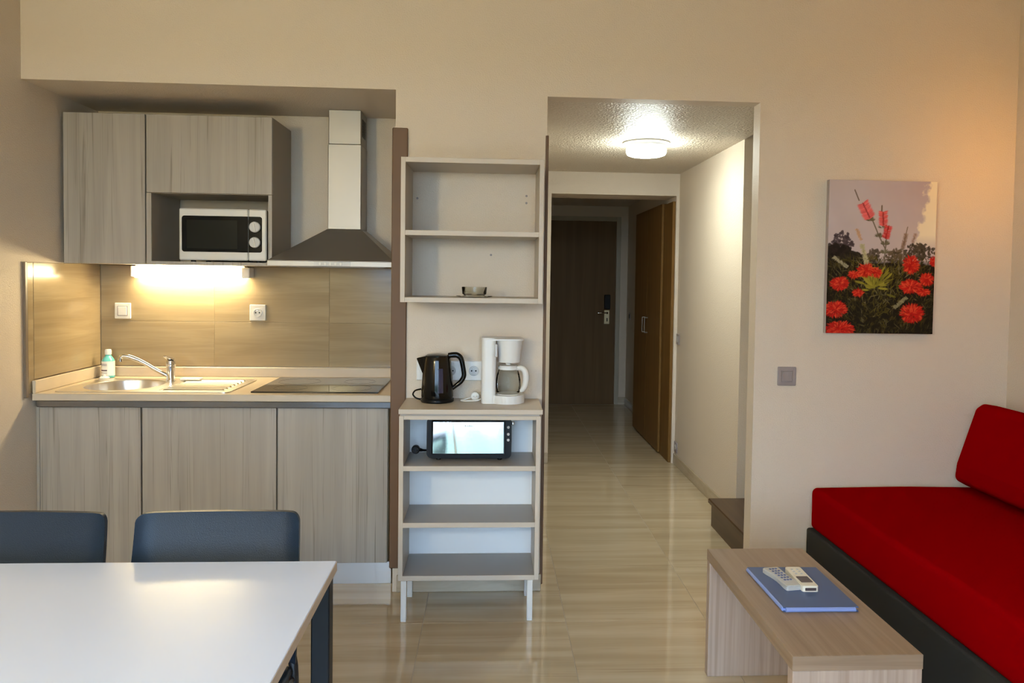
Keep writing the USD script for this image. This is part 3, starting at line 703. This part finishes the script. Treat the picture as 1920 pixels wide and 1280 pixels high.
# ashtray-like dish in the wall shelf
t = thing("glass_dish", "small clear glass dish on the bottom of the wall shelf", "dish", (-0.07, -0.175, 1.362))
obj("bowl", lathe([(0, 0.008), (0.044, 0.008), (0.052, 0.014), (0.055, 0.044), (0.0505, 0.044), (0.048, 0.018), (0, 0.016)], (-0.07, -0.175, 1.362), 40), "dish_glass", t)
obj("saucer", lathe([(0, 0.0), (0.06, 0.0), (0.078, 0.004), (0.079, 0.006), (0.06, 0.0075), (0, 0.0075)], (-0.07, -0.175, 1.362), 40), "dish_glass", t)

# ---------------------------------------------------------------- corridor
LX, LY = 0.925, 1.11
t = thing("ceiling_lamp", "lit round white ceiling lamp in the corridor", "lamp", (LX, LY, 2.19))
obj("base", lathe([(0.0, 2.271), (0.140, 2.271), (0.140, 2.262), (0.118, 2.256), (0.116, 2.232), (0.0, 2.232)][::-1], (LX, LY, 0), 56), "silver_plastic", t)
obj("diffuser", lathe([(0, 2.188), (0.095, 2.189), (0.113, 2.196), (0.120, 2.210), (0.120, 2.2315), (0, 2.2315)], (LX, LY, 0), 56), "hall_light", t, label="glowing white diffuser")


def side_plate(y, z, label, kind):
    t = thing("wall_socket" if kind == "socket" else "light_switch", label, kind, (XC, y, z))
    s_ = 0.042
    obj("plate", bx(XC - 0.009, XC, y - s_, y + s_, z - s_, z + s_, 0.003), "grey_plastic", t)
    if kind == "socket":
        obj("insert", cyl(0.022, 0.003, (XC - 0.011, y, z), "x", 24, 0.0008), "silver_plastic", t)
        obj("hole", cat_([cyl(0.0035, 0.002, (XC - 0.012, y + d_, z), "x", 12) for d_ in (-0.0095, 0.0095)]), "black_plastic", t)
    else:
        obj("rocker", bx(XC - 0.0125, XC - 0.0085, y - 0.022, y + 0.022, z - 0.022, z + 0.022, 0.001), "silver_plastic", t)


side_plate(2.40, 0.985, "grey light switch at hand height beside the hallway jamb", "switch")
side_plate(2.40, 0.140, "grey power socket low above the corridor skirting", "socket")
t = thing("light_switch", "small dark switch on the hallway wall near the entrance door", "switch", (XE, 5.06, 1.03))
obj("plate", bx(XE - 0.009, XE, 5.02, 5.10, 0.99, 1.07, 0.003), "grey_plastic", t)
obj("rocker", bx(XE - 0.0125, XE - 0.0085, 5.038, 5.082, 1.008, 1.052, 0.001), "black_plastic", t)

# entrance door
dr = thing("door_1", None, None, (0.98, YE, 0), kind="structure")
obj("leaf", bx(0.531, 1.431, YE + 0.012, YE + 0.055, 0.0, 2.1005, 0.001), "door_wood", dr)
obj("frame", cat_([bx(1.432, 1.482, YE - 0.010, YE, 0, 2.15, 0.002), bx(0.48, 0.53, YE - 0.010, YE, 0, 2.15, 0.002), bx(0.53, 1.432, YE - 0.010, YE, 2.101, 2.15, 0.002)]), "door_frame", dr)
obj("card_reader", bx(1.302, 1.372, YE - 0.012, YE + 0.012, 1.095, 1.262, 0.006), "black_plastic", dr)
lp = obj("lock_plate", bx(1.302, 1.366, YE - 0.004, YE + 0.012, 0.925, 1.088, 0.004), "gold_plate", dr)
obj("keyhole", bx(1.332, 1.344, YE - 0.006, YE - 0.003, 0.955, 0.995, 0.001), "black_plastic", lp)
obj("handle", cat_([cyl(0.012, 0.05, (1.33, YE - 0.003, 1.055), "y"), tube([(1.33, YE - 0.05, 1.055), (1.29, YE - 0.053, 1.055), (1.225, YE - 0.05, 1.052)], 0.009)]), "chrome", dr)

# built-in closet in the hallway
CL = 1.42
t = thing("closet", "brown built-in closet with two tall doors along the hallway", "closet", (CL + 0.07, 3.35, 0))
obj("side_stile", bx(CL + 0.002, XE - 0.004, YH2 + 0.001, YH2 + 0.03, 0, 2.07, 0.002), "closet_wood", t)
obj("side_stile", bx(CL - 0.002, 1.4395, YH2 - 0.31, YH2 - 0.002, 0, 2.06, 0.002), "closet_wood", t)
obj("end_panel", bx(CL + 0.002, XE - 0.004, 3.90, 3.928, 0, 2.07, 0.002), "closet_wood", t)
obj("top_panel", bx(CL + 0.002, XE - 0.004, YH2 + 0.03, 3.90, 2.055, 2.07), "closet_wood", t)
for y0, y1, hy in ((YH2 + 0.002, 3.345, 3.30), (3.349, 3.926, 3.40)):
    dd = obj("door", bx(CL - 0.018, CL, y0, y1, 0.012, 2.068, 0.002), "closet_wood", t)
    obj("handle", tube([(CL - 0.018, hy, 1.105), (CL - 0.044, hy, 1.105), (CL - 0.046, hy, 1.10), (CL - 0.046, hy, 0.98), (CL - 0.044, hy, 0.972), (CL - 0.018, hy, 0.972)], 0.005), "steel", dd)

# staircase
t = thing("staircase", "dark brown wooden stairs going up to the right behind the wall", "stairs", (1.7, 0.5, 0))
for n in range(5):
    x0 = 1.317 + n * 0.25
    z = 0.165 * (n + 1)
    y1_ = YST - 0.002
    a0 = max(x0 - 0.022, 0)
    obj("tread", bx(a0, x0 + 0.248 if n < 4 else 2.9, 0.092, y1_, z - 0.03, z, 0.006), "stair_wood", t)
    obj("riser", bx(x0, x0 + 0.02, 0.092, y1_, max(0.0, z - 0.165), z - 0.03, 0.001), "stair_wood", t)

# ---------------------------------------------------------------- painting
PX_0, PX_1, PZ0, PZ1 = 1.556, 2.070, 1.212, 1.922


def paint(nu, nv):
    """The flower photograph printed on the canvas as an (nu, nv, 3) grid of colours, u to the right and v upwards."""
    rg = np.random.default_rng(11)
    asp = 0.72
    U, V = np.meshgrid(np.linspace(0, 1, nu), np.linspace(0, 1, nv), indexing="ij")
    P = np.stack([U * asp, V, np.zeros_like(U)], -1)
    n1, n2 = meshkit.fbm(P * 7, 4, 1), meshkit.fbm(P * 24, 4, 2)
    col = np.zeros((nu, nv, 3))
    col[:] = np.array([0.50, 0.425, 0.42]) + 0.05 * (n1[..., None] - 0.5)
    dusk = np.clip((U - 0.3) * 1.5, 0, 1) * np.clip((V - 0.58) * 2.2, 0, 1)
    col -= dusk[..., None] * np.array([0.13, 0.13, 0.08])

    def lay(mask, c):
        m = np.clip(mask, 0, 1)[..., None]
        col[:] = col * (1 - m) + np.asarray(c, float) * m

    edge = 0.90 + 0.13 * (n2 - 0.5) - 0.20 * np.clip((0.86 - V) * 1.6, 0, 1) + 0.5 * np.clip(V - 0.94, 0, 1)
    lay(np.clip((U - edge) / 0.035 + 0.5, 0, 1) * np.clip((V - 0.55) / 0.1, 0, 1), (0.78, 0.69, 0.50))

    def stroke(cx, cy, ln, wd, an, c, al=1.0):
        """A tapered dab of paint; lengths in units of the picture's height, the angle from the horizontal."""
        r = ln + 2 * wd
        i0, i1 = max(0, int((cx - r / asp) * (nu - 1))), min(nu, int((cx + r / asp) * (nu - 1)) + 2)
        j0, j1 = max(0, int((cy - r) * (nv - 1))), min(nv, int((cy + r) * (nv - 1)) + 2)
        if i0 >= i1 or j0 >= j1:
            return
        du, dv = (U[i0:i1, j0:j1] - cx) * asp, V[i0:i1, j0:j1] - cy
        a_, b_ = du * math.cos(an) + dv * math.sin(an), -du * math.sin(an) + dv * math.cos(an)
        e = 1 - (a_ / ln) ** 2 - (b_ / wd) ** 2
        m = (np.clip(e * wd / 0.004 + 0.5, 0, 1) * al)[..., None]
        col[i0:i1, j0:j1] = col[i0:i1, j0:j1] * (1 - m) + np.asarray(c, float) * m

    def cloud(cx, cy, rx, ry, n, c, size):
        for _ in range(n):
            a_, q_ = rg.uniform(0, 2 * math.pi), math.sqrt(rg.uniform(0, 1))
            k = rg.uniform(0.6, 1.4)
            stroke(cx + rx * q_ * math.cos(a_), cy + ry * q_ * math.sin(a_), size * k, size * k * 0.6, rg.uniform(0, 3.1), np.array(c) * rg.uniform(0.6, 1.5), 0.9)

    cloud(0.13, 0.585, 0.10, 0.075, 130, (0.060, 0.042, 0.048), 0.012)
    cloud(0.10, 0.50, 0.17, 0.075, 260, (0.016, 0.011, 0.009), 0.018)
    cloud(0.23, 0.47, 0.12, 0.06, 140, (0.018, 0.013, 0.009), 0.016)
    cloud(0.42, 0.515, 0.06, 0.045, 60, (0.075, 0.056, 0.04), 0.011)
    cloud(0.66, 0.50, 0.12, 0.055, 110, (0.090, 0.068, 0.040), 0.012)
    for k in range(8):
        cloud(0.86 + rg.uniform(-0.05, 0.05), 0.50 + k * 0.012, 0.13 - k * 0.006, 0.010, 26, (0.055, 0.042, 0.028), 0.010)
    # the bush: a dark ground full of leaf strokes
    hor = 0.475 + 0.03 * (n1 - 0.5) + 0.03 * (n2 - 0.5)
    lay(np.clip((hor - V) / 0.03 + 0.5, 0, 1), (0.010, 0.007, 0.0025))
    for _ in range(1500):
        x, y = rg.uniform(0, 1), rg.uniform(0.0, 0.50) ** 1.0
        bright = np.clip(1.25 - 1.5 * math.hypot((x - 0.5) * 1.1, (y - 0.40) * 1.1), 0.25, 1.1) * rg.uniform(0.35, 1.3)
        c = np.array([0.085, 0.066, 0.012]) if rg.random() < 0.75 else np.array([0.15, 0.125, 0.055])
        stroke(x, y, rg.uniform(0.008, 0.028), rg.uniform(0.0018, 0.0042), rg.normal(1.57 + (0.5 - x) * 1.6, 0.7), c * bright, 0.9)
    for _ in range(60):
        x, y = rg.uniform(0, 1), rg.uniform(0.0, 0.30)
        stroke(x, y, rg.uniform(0.02, 0.05), rg.uniform(0.008, 0.02), rg.uniform(0, 3.1), (0.010, 0.007, 0.003), 0.7)
    for _ in range(70):
        t_ = rg.normal(0, 0.8)
        r_ = rg.uniform(0.02, 0.13)
        x, y = 0.44 + r_ * math.sin(t_) / asp, 0.30 + r_ * math.cos(t_)
        stroke(x, y, rg.uniform(0.018, 0.040), rg.uniform(0.004, 0.009), 1.57 - t_ + rg.normal(0, 0.15), np.array([0.27, 0.235, 0.025]) * rg.uniform(0.5, 1.2), 0.85)

    def stem(pts, wd, c):
        for (x0_, y0_), (x1_, y1_) in zip(pts[:-1], pts[1:]):
            for q_ in np.linspace(0, 1, 26):
                stroke(x0_ + (x1_ - x0_) * q_, y0_ + (y1_ - y0_) * q_, wd * 1.4, wd, math.atan2(y1_ - y0_, (x1_ - x0_) * asp), c, 0.9)

    twig = (0.15, 0.12, 0.085)
    stem([(0.53, 0.45), (0.53, 0.56), (0.47, 0.64), (0.41, 0.735)], 0.0042, twig)
    stem([(0.53, 0.50), (0.54, 0.62), (0.51, 0.72)], 0.0042, twig)
    stem([(0.70, 0.47), (0.70, 0.58), (0.735, 0.70)], 0.0035, (0.20, 0.15, 0.11))
    stem([(0.275, 0.87), (0.235, 0.935)], 0.0040, (0.16, 0.115, 0.085))
    stem([(0.49, 0.79), (0.49, 0.835)], 0.0050, (0.15, 0.11, 0.085))
    for cx, cy, k in ((0.385, 0.735, 46), (0.47, 0.63, 34), (0.53, 0.58, 40), (0.505, 0.69, 20), (0.53, 0.525, 40)):
        for _ in range(k):
            t_ = rg.uniform(0.2, 2.9)
            stroke(cx + 0.022 * math.cos(t_) / asp, cy + 0.022 * math.sin(t_) * 0.8, rg.uniform(0.008, 0.016), 0.0025, t_, np.array([0.13, 0.115, 0.065]) * rg.uniform(0.5, 1.5), 0.85)

    def brush(cx, cy, hl, wd, an, c, core):
        ca, sa = math.cos(an), math.sin(an)
        for _ in range(int(260 * hl * wd / 0.0018)):
            q_, side = rg.uniform(-1, 1), rg.choice((-1, 1))
            h_ = rg.uniform(0.25, 0.62) * wd
            x, y = cx + (q_ * hl * ca - side * h_ * sa) / asp, cy + q_ * hl * sa + side * h_ * ca
            stroke(x, y, wd * 0.45, 0.0022, an + 1.57 - side * 0.25, np.array(c) * rg.uniform(0.65, 1.2), 0.7)
        for _ in range(40):
            q_ = rg.uniform(-0.9, 0.9)
            stroke(cx + q_ * hl * ca / asp, cy + q_ * hl * sa, 0.010, 0.004, an + rg.normal(0, 0.4), np.array(core) * rg.uniform(0.6, 1.4), 0.6)

    brush(0.345, 0.805, 0.056, 0.040, 2.05, (0.74, 0.13, 0.13), (0.36, 0.04, 0.045))
    brush(0.505, 0.755, 0.046, 0.031, 1.62, (0.72, 0.11, 0.10), (0.36, 0.035, 0.035))
    brush(0.545, 0.665, 0.042, 0.027, 1.35, (0.60, 0.055, 0.055), (0.33, 0.02, 0.02))
    brush(0.710, 0.610, 0.050, 0.016, 1.35, (0.27, 0.175, 0.125), (0.20, 0.13, 0.09))
    brush(0.800, 0.630, 0.030, 0.014, 1.25, (0.42, 0.29, 0.24), (0.35, 0.24, 0.19))
    brush(0.285, 0.645, 0.042, 0.013, 2.0, (0.55, 0.34, 0.20), (0.48, 0.30, 0.18))
    brush(0.345, 0.505, 0.085, 0.018, 1.85, (0.46, 0.42, 0.25), (0.33, 0.30, 0.15))
    brush(0.120, 0.465, 0.060, 0.013, 2.55, (0.36, 0.33, 0.22), (0.26, 0.24, 0.15))
    brush(0.690, 0.205, 0.055, 0.014, 0.7, (0.27, 0.24, 0.12), (0.2, 0.18, 0.09))
    for cx, cy, rx, ry in ((0.78, 0.455, 0.080, 0.062), (0.93, 0.36, 0.060, 0.042), (0.78, 0.31, 0.115, 0.046), (0.80, 0.135, 0.120, 0.066), (0.115, 0.325, 0.092, 0.042), (0.085, 0.155, 0.115, 0.055), (0.13, 0.025, 0.150, 0.058),
                           (0.36, 0.415, 0.085, 0.045), (0.29, 0.265, 0.045, 0.018), (0.90, 0.275, 0.06, 0.018), (0.985, 0.48, 0.025, 0.025), (0.25, 0.385, 0.05, 0.018), (0.46, 0.40, 0.045, 0.028)):
        for _ in range(int(90 + 30000 * rx * ry)):
            a_, q_ = rg.uniform(0, 2 * math.pi), math.sqrt(rg.uniform(0, 1))
            f_ = rg.uniform(0.55, 1.25)
            c = np.array([0.50, 0.010, 0.006]) * f_ + (np.array([0.10, 0.05, 0.015]) if f_ > 1.05 else 0)
            stroke(cx + rx * 0.85 * q_ * math.cos(a_), cy + ry * 0.85 * q_ * math.sin(a_), rg.uniform(0.008, 0.020), rg.uniform(0.0022, 0.005), math.atan2(ry * math.sin(a_), rx * asp * math.cos(a_)) + rg.normal(0, 0.25), c, 0.8)
    return np.clip(col, 0.004, 0.9)


t = thing("painting", "canvas print of red bottlebrush flowers under a grey sky", "painting", ((PX_0 + PX_1) / 2, 0.0, PZ0))
obj("canvas", bx(PX_0, PX_1, -0.030, -0.002, PZ0, PZ1, 0.001), "canvas_edge", t)
nu, nv = 230, 320
uu, vv = np.meshgrid(np.linspace(0, 1, nu), np.linspace(0, 1, nv), indexing="ij")
pts = np.stack([PX_0 + 0.0005 + uu * (PX_1 - PX_0 - 0.001), np.full_like(uu, -0.0306), PZ0 + 0.0005 + vv * (PZ1 - PZ0 - 0.001)], -1).reshape(-1, 3)
idx = np.arange(nu * nv).reshape(nu, nv)
q = np.stack([idx[:-1, :-1], idx[1:, :-1], idx[1:, 1:], idx[:-1, 1:]], -1).reshape(-1, 4)
pm = obj("printed_face", (pts, np.vstack([q[:, [0, 1, 2]], q[:, [0, 2, 3]]])), "print", t, smooth=False, label="printed picture of red flowers")
UsdGeom.PrimvarsAPI(pm).CreatePrimvar("print_color", Sdf.ValueTypeNames.Color3fArray, "vertex").Set(Vt.Vec3fArray.FromNumpy(paint(nu, nv).reshape(-1, 3).astype(np.float32)))

# wall lamps just outside the picture, the sources of the warm light on the upper walls


def wall_lamp(x, y, z, side, label, mat_name):
    t = thing("wall_lamp", label, "lamp", (x, y, z), group="wall lamps of the living room")
    bx_ = lambda a, b: (min(x + side * a, x + side * b), max(x + side * a, x + side * b))
    obj("wall_plate", bx(*bx_(0, 0.018), y - 0.045, y + 0.045, z - 0.09, z + 0.09, 0.004), "white_enamel", t)
    obj("arm", tube([(x + side * 0.018, y, z - 0.03), (x + side * 0.075, y, z - 0.03)], 0.008), "steel", t)
    obj("shade", lathe([(0, -0.07), (0.045, -0.07), (0.045, 0.07), (0, 0.07)], (x + side * 0.09, y, z), 32), mat_name, t, label="glowing warm shade")


wall_lamp(XR, -0.50, 1.98, -1, "lit wall lamp with cylinder shade on the right wall above the daybed", "sconce_light")
t = thing("wall_lamp", "lit wall lamp with tall shade beside the terrace window", "lamp", (-1.76, YW, 1.92), group="wall lamps of the living room")
obj("wall_plate", bx(-1.81, -1.71, YW, YW + 0.018, 1.82, 2.02, 0.004), "white_enamel", t)
obj("arm", tube([(-1.76, YW + 0.018, 1.92), (-1.76, YW + 0.06, 1.92)], 0.008), "steel", t)
obj("shade", lathe([(0, -0.18), (0.075, -0.18), (0.075, 0.18), (0, 0.18)], (-1.76, YW + 0.13, 1.92), 36), "back_lamp_light", t, label="glowing warm shade")

# ---------------------------------------------------------------- sofa bed
t = thing("daybed", "red daybed mattress on a dark grey base along the right wall", "sofa bed", (1.98, -1.0, 0))
obj("base", rbox(1.495, XR - 0.014, -1.98, -0.016, 0.03, 0.296, 0.012, 3), "grey_cloth", t, label="dark grey upholstered base")
mt = rbox(1.513, XR - 0.012, -1.99, -0.014, 0.292, 0.487, 0.026, 6)
vv_ = np.array(mt.vertices)
top = np.clip((vv_[:, 2] - 0.38) / 0.1, 0, 1)
vv_[:, 2] += top * (0.004 * np.sin(vv_[:, 1] * 3.0) + 0.006 * np.exp(-((vv_[:, 0] - 1.95) / 0.3) ** 2))
mt.vertices = vv_
obj("mattress", mt, "red_cloth", t, smooth=60)
for x in (1.56, 2.38):
    for y in (-1.90, -0.10):
        obj("foot", cyl(0.025, 0.031, (x, y, 0.0), b=0.002), "black_plastic", t)
prof = Polygon([(2.268, 0.492), (2.206, 0.525), (2.215, 0.60), (2.300, 0.86), (2.335, 0.884), (2.40, 0.874), (XR - 0.004, 0.86), (XR - 0.004, 0.52), (2.42, 0.494)]).buffer(-0.034).buffer(0.034, quad_segs=8)
cm = ext(prof, 0.93, "y", -0.955)
g0_ = ext(prof.buffer(-0.014), 0.95, "y", -0.965)
cu = thing("back_cushion", "red wedge back cushion leaning on the right wall upon the daybed", "cushion", (2.34, -0.49, 0.49))
obj("cover", hull(cm, g0_), "red_cloth", cu)

# ---------------------------------------------------------------- coffee table and what lies on it
AX0, AX1, AY0, AY1, AZ = 0.808, 1.164, -1.575, -0.762, 0.462
t = thing("coffee_table", "low oak-look bench table with two panel ends", "coffee table", ((AX0 + AX1) / 2, (AY0 + AY1) / 2, 0))
obj("tabletop", bx(AX0, AX1, AY0 + 0.0012, AY1 - 0.0012, AZ - 0.040, AZ, 0.0015), "oak", t, smooth=False)
for y in (AY0, AY1 - 0.0011):
    obj("edge_band", bx(AX0 + 0.0005, AX1 - 0.0005, y, y + 0.0011, AZ - 0.0395, AZ - 0.0008, 0.0003), "oak_cross", t, smooth=False)
obj("end_panel", bx(AX0 + 0.001, AX1 - 0.001, AY0 + 0.001, AY0 + 0.036, 0.0, AZ - 0.040, 0.002), "oak_upright", t, smooth=False)
obj("end_panel", bx(AX0 + 0.001, AX1 - 0.001, AY1 - 0.036, AY1 - 0.001, 0.0, AZ - 0.040, 0.002), "oak_upright", t, smooth=False)

fo = thing("folder", "blue plastic document folder lying flat on the coffee table", "folder", (1.0, -1.145, AZ))
quad = Polygon([(0.885, -0.985), (1.118, -0.990), (1.114, -1.306), (0.888, -1.304)])
obj("cover", ext(quad.buffer(0.002), 0.0025, "z", AZ + 0.012), "folder_blue", fo)
obj("back_cover", ext(quad.buffer(0.002), 0.0025, "z", AZ + 0.0003), "folder_blue", fo)
obj("sheets", ext(quad.buffer(-0.006), 0.0091, "z", AZ + 0.0028), "label_white", fo)
obj("front_edge", tube([(0.893, -1.306, AZ + 0.0073), (1.0, -1.307, AZ + 0.0073), (1.105, -1.308, AZ + 0.0073)], 0.0068), "folder_edge", fo, label="pale shiny blue folded edge")
obj("spine", tube([(0.884, -0.990, AZ + 0.0073), (0.8855, -1.15, AZ + 0.0073), (0.8875, -1.30, AZ + 0.0073)], 0.0068), "folder_edge", fo, label="pale shiny blue folded spine")

RZ = AZ + 0.0147
t = thing("remote_control", "silver curved remote control with blue keys on the folder, left of the two", "remote control", (0.965, -1.10, RZ), group="remote controls on the folder")
A, B = np.array([0.948, -1.030]), np.array([0.972, -1.176])
ax = (B - A) / np.linalg.norm(B - A)
nrm = np.array([-ax[1], ax[0]])
L = np.linalg.norm(B - A)
out = []
for s_ in np.linspace(0, 1, 13):
    wdt = 0.0225 - 0.006 * math.sin(math.pi * min(1, max(0, (s_ - 0.1) / 0.8))) + 0.002 * s_
    out.append((s_, wdt))
left = [A + ax * s_ * L + nrm * w_ for s_, w_ in out]
right = [A + ax * s_ * L - nrm * w_ for s_, w_ in out][::-1]
rp = Polygon(left + right).buffer(0.006, quad_segs=6)
obj("body", cat_([ext(rp, 0.012, "z", RZ + 0.0003), ext(rp.buffer(-0.003), 0.015, "z", RZ + 0.0003)]), "remote_silver", t)
for r_ in range(6):
    for c_ in (-1, 0, 1):
        p_ = A + ax * (0.014 + r_ * 0.0185) + nrm * c_ * 0.0105
        obj("key", cyl(0.0042, 0.0025, (p_[0], p_[1], RZ + 0.0152), n=12, b=0.0008), "remote_key", t)
t = thing("remote_control", "cream flat remote control with dark display on the folder, right of the two", "remote control", (1.02, -1.11, RZ), group="remote controls on the folder")
A, B = np.array([1.020, -1.032]), np.array([1.016, -1.195])
ax = (B - A) / np.linalg.norm(B - A)
nrm = np.array([-ax[1], ax[0]])
rp = affinity.rotate(rrect(-0.026, 0.026, -0.082, 0.082, 0.008), -2, origin=(0, 0))
rp = affinity.translate(rp, 1.018, -1.114)
obj("body", cat_([ext(rp, 0.017, "z", RZ + 0.0003), ext(rp.buffer(-0.002), 0.0185, "z", RZ + 0.0003)]), "remote_cream", t)
obj("display", ext(affinity.translate(rrect(-0.019, 0.019, -0.024, 0.024, 0.003), 1.0165, -1.142), 0.001, "z", RZ + 0.0187), "remote_dark", t, label="dark display window")
obj("infrared_window", bx(0.998, 1.033, -1.1975, -1.1945, RZ + 0.004, RZ + 0.013, 0.001), "remote_dark", t)
for r_ in range(3):
    for c_ in (-1, 1):
        p_ = np.array([1.018, -1.058 - r_ * 0.018]) + np.array([c_ * 0.009, 0])
        obj("key", cyl(0.0045, 0.002, (p_[0], p_[1], RZ + 0.0187), n=12, b=0.0006), "silver_plastic", t)

# ---------------------------------------------------------------- dining table and chairs
DX0, DX1, DYF, DYN, DZ = -1.57, -0.368, -1.636, -2.44, 0.75
t = thing("dining_table", "white-topped dining table with dark metal legs", "table", ((DX0 + DX1) / 2, (DYF + DYN) / 2, 0))
obj("tabletop", bx(DX0 + 0.0015, DX1 - 0.0015, DYN + 0.0015, DYF - 0.0015, DZ - 0.024, DZ, 0.001), "table_white", t, smooth=False)
obj("edge_band", cut(bx(DX0, DX1, DYN, DYF, DZ - 0.0245, DZ - 0.0012, 0.001), bx(DX0 + 0.0015, DX1 - 0.0015, DYN + 0.0015, DYF - 0.0015, 0, 1)), "table_edge", t, smooth=False)
for x in (DX0 + 0.008, DX1 - 0.052):
    for y in (DYN + 0.006, DYF - 0.05):
        lg = obj("leg", bx(x, x + 0.044, y, y + 0.044, 0.004, DZ - 0.0245, 0.003), "table_metal", t)
        obj("glide", bx(x + 0.002, x + 0.042, y + 0.002, y + 0.042, 0, 0.004), "black_plastic", lg)
for y in (DYF - 0.04, DYN + 0.02):
    obj("apron", bx(DX0 + 0.052, DX1 - 0.052, y, y + 0.02, DZ - 0.075, DZ - 0.025), "table_metal", t)


def make_chair(label, loc, rotz):
    """Local frame: the sitter faces -y, the back's top is near y=0."""
    t = thing("dining_chair", label, "chair", loc, rotz, group="dining chairs at the white table")
    # back shell: outline, bent around the sitter and leaned
    W, z0, z1, th = 0.216, 0.47, 0.828, 0.014
    ns, nzz = 34, 22
    outer, inner = [], []
    grid = []
    r_ = 0.020
    for side in (0, 1):
        for a in range(ns + 1):
            s_ = a / ns * 2 - 1
            for b in range(nzz + 1):
                q_ = 1 - (1 - b / nzz) ** 2
                z = z0 + q_ * (z1 - z0)
                half = W * (1.0 - 0.05 * q_)
                if z > z1 - r_:
                    half = half - r_ + math.sqrt(max(0.0, r_ ** 2 - (z - (z1 - r_)) ** 2))
                x = s_ * half
                e = max(0.0, (abs(x) - (W - 0.055)) / 0.055)
                y = -0.014 * (x / W) ** 2 - 0.022 * e ** 2 - (1 - q_) ** 1.4 * 0.075
                grid.append((x, y + (th / 2 if side else -th / 2), z))
    n1 = (ns + 1) * (nzz + 1)
    idx = np.arange(n1).reshape(ns + 1, nzz + 1)
    q = np.stack([idx[:-1, :-1], idx[1:, :-1], idx[1:, 1:], idx[:-1, 1:]], -1).reshape(-1, 4)
    f1 = np.vstack([q[:, [0, 1, 2]], q[:, [0, 2, 3]]])
    rim = np.concatenate([idx[:, 0], idx[-1, 1:], idx[::-1, -1][1:], idx[0, ::-1][1:-1]])
    rim2 = np.roll(rim, -1)
    f2 = np.vstack([np.stack([rim, rim + n1, rim2 + n1], 1), np.stack([rim, rim2 + n1, rim2], 1)])
    sh = trimesh.Trimesh(np.array(grid), np.vstack([f1, f1[:, ::-1] + n1, f2]), process=False)
    sh.fix_normals()
    obj("backrest", sh, "chair_shell", t, smooth=40, local=True)
    obj("seat", rbox(-0.205, 0.205, -0.49, -0.085, 0.43, 0.455, 0.012, 4), "chair_shell", t, local=True)
    for sx in (-1, 1):
        obj("leg", tube([(sx * 0.165, -0.050, 0.60), (sx * 0.185, -0.066, 0.52), (sx * 0.205, -0.085, 0.44), (sx * 0.212, -0.03, 0.0)], 0.012), "chair_metal", t, local=True)
        obj("leg", tube([(sx * 0.195, -0.44, 0.43), (sx * 0.212, -0.475, 0.0)], 0.012), "chair_metal", t, local=True)
        obj("seat_rail", tube([(sx * 0.195, -0.45, 0.42), (sx * 0.2, -0.09, 0.42)], 0.010), "chair_metal", t, local=True)
    obj("cross_bar", tube([(-0.2, -0.09, 0.42), (0.2, -0.09, 0.42)], 0.010), "chair_metal", t, local=True)
    return t


make_chair("dark blue dining chair behind the table near its right corner", (-0.697, -1.480, 0), 1.0)
make_chair("dark blue dining chair behind the table, cut by the left picture edge", (-1.182, -1.480, 0), -1.0)
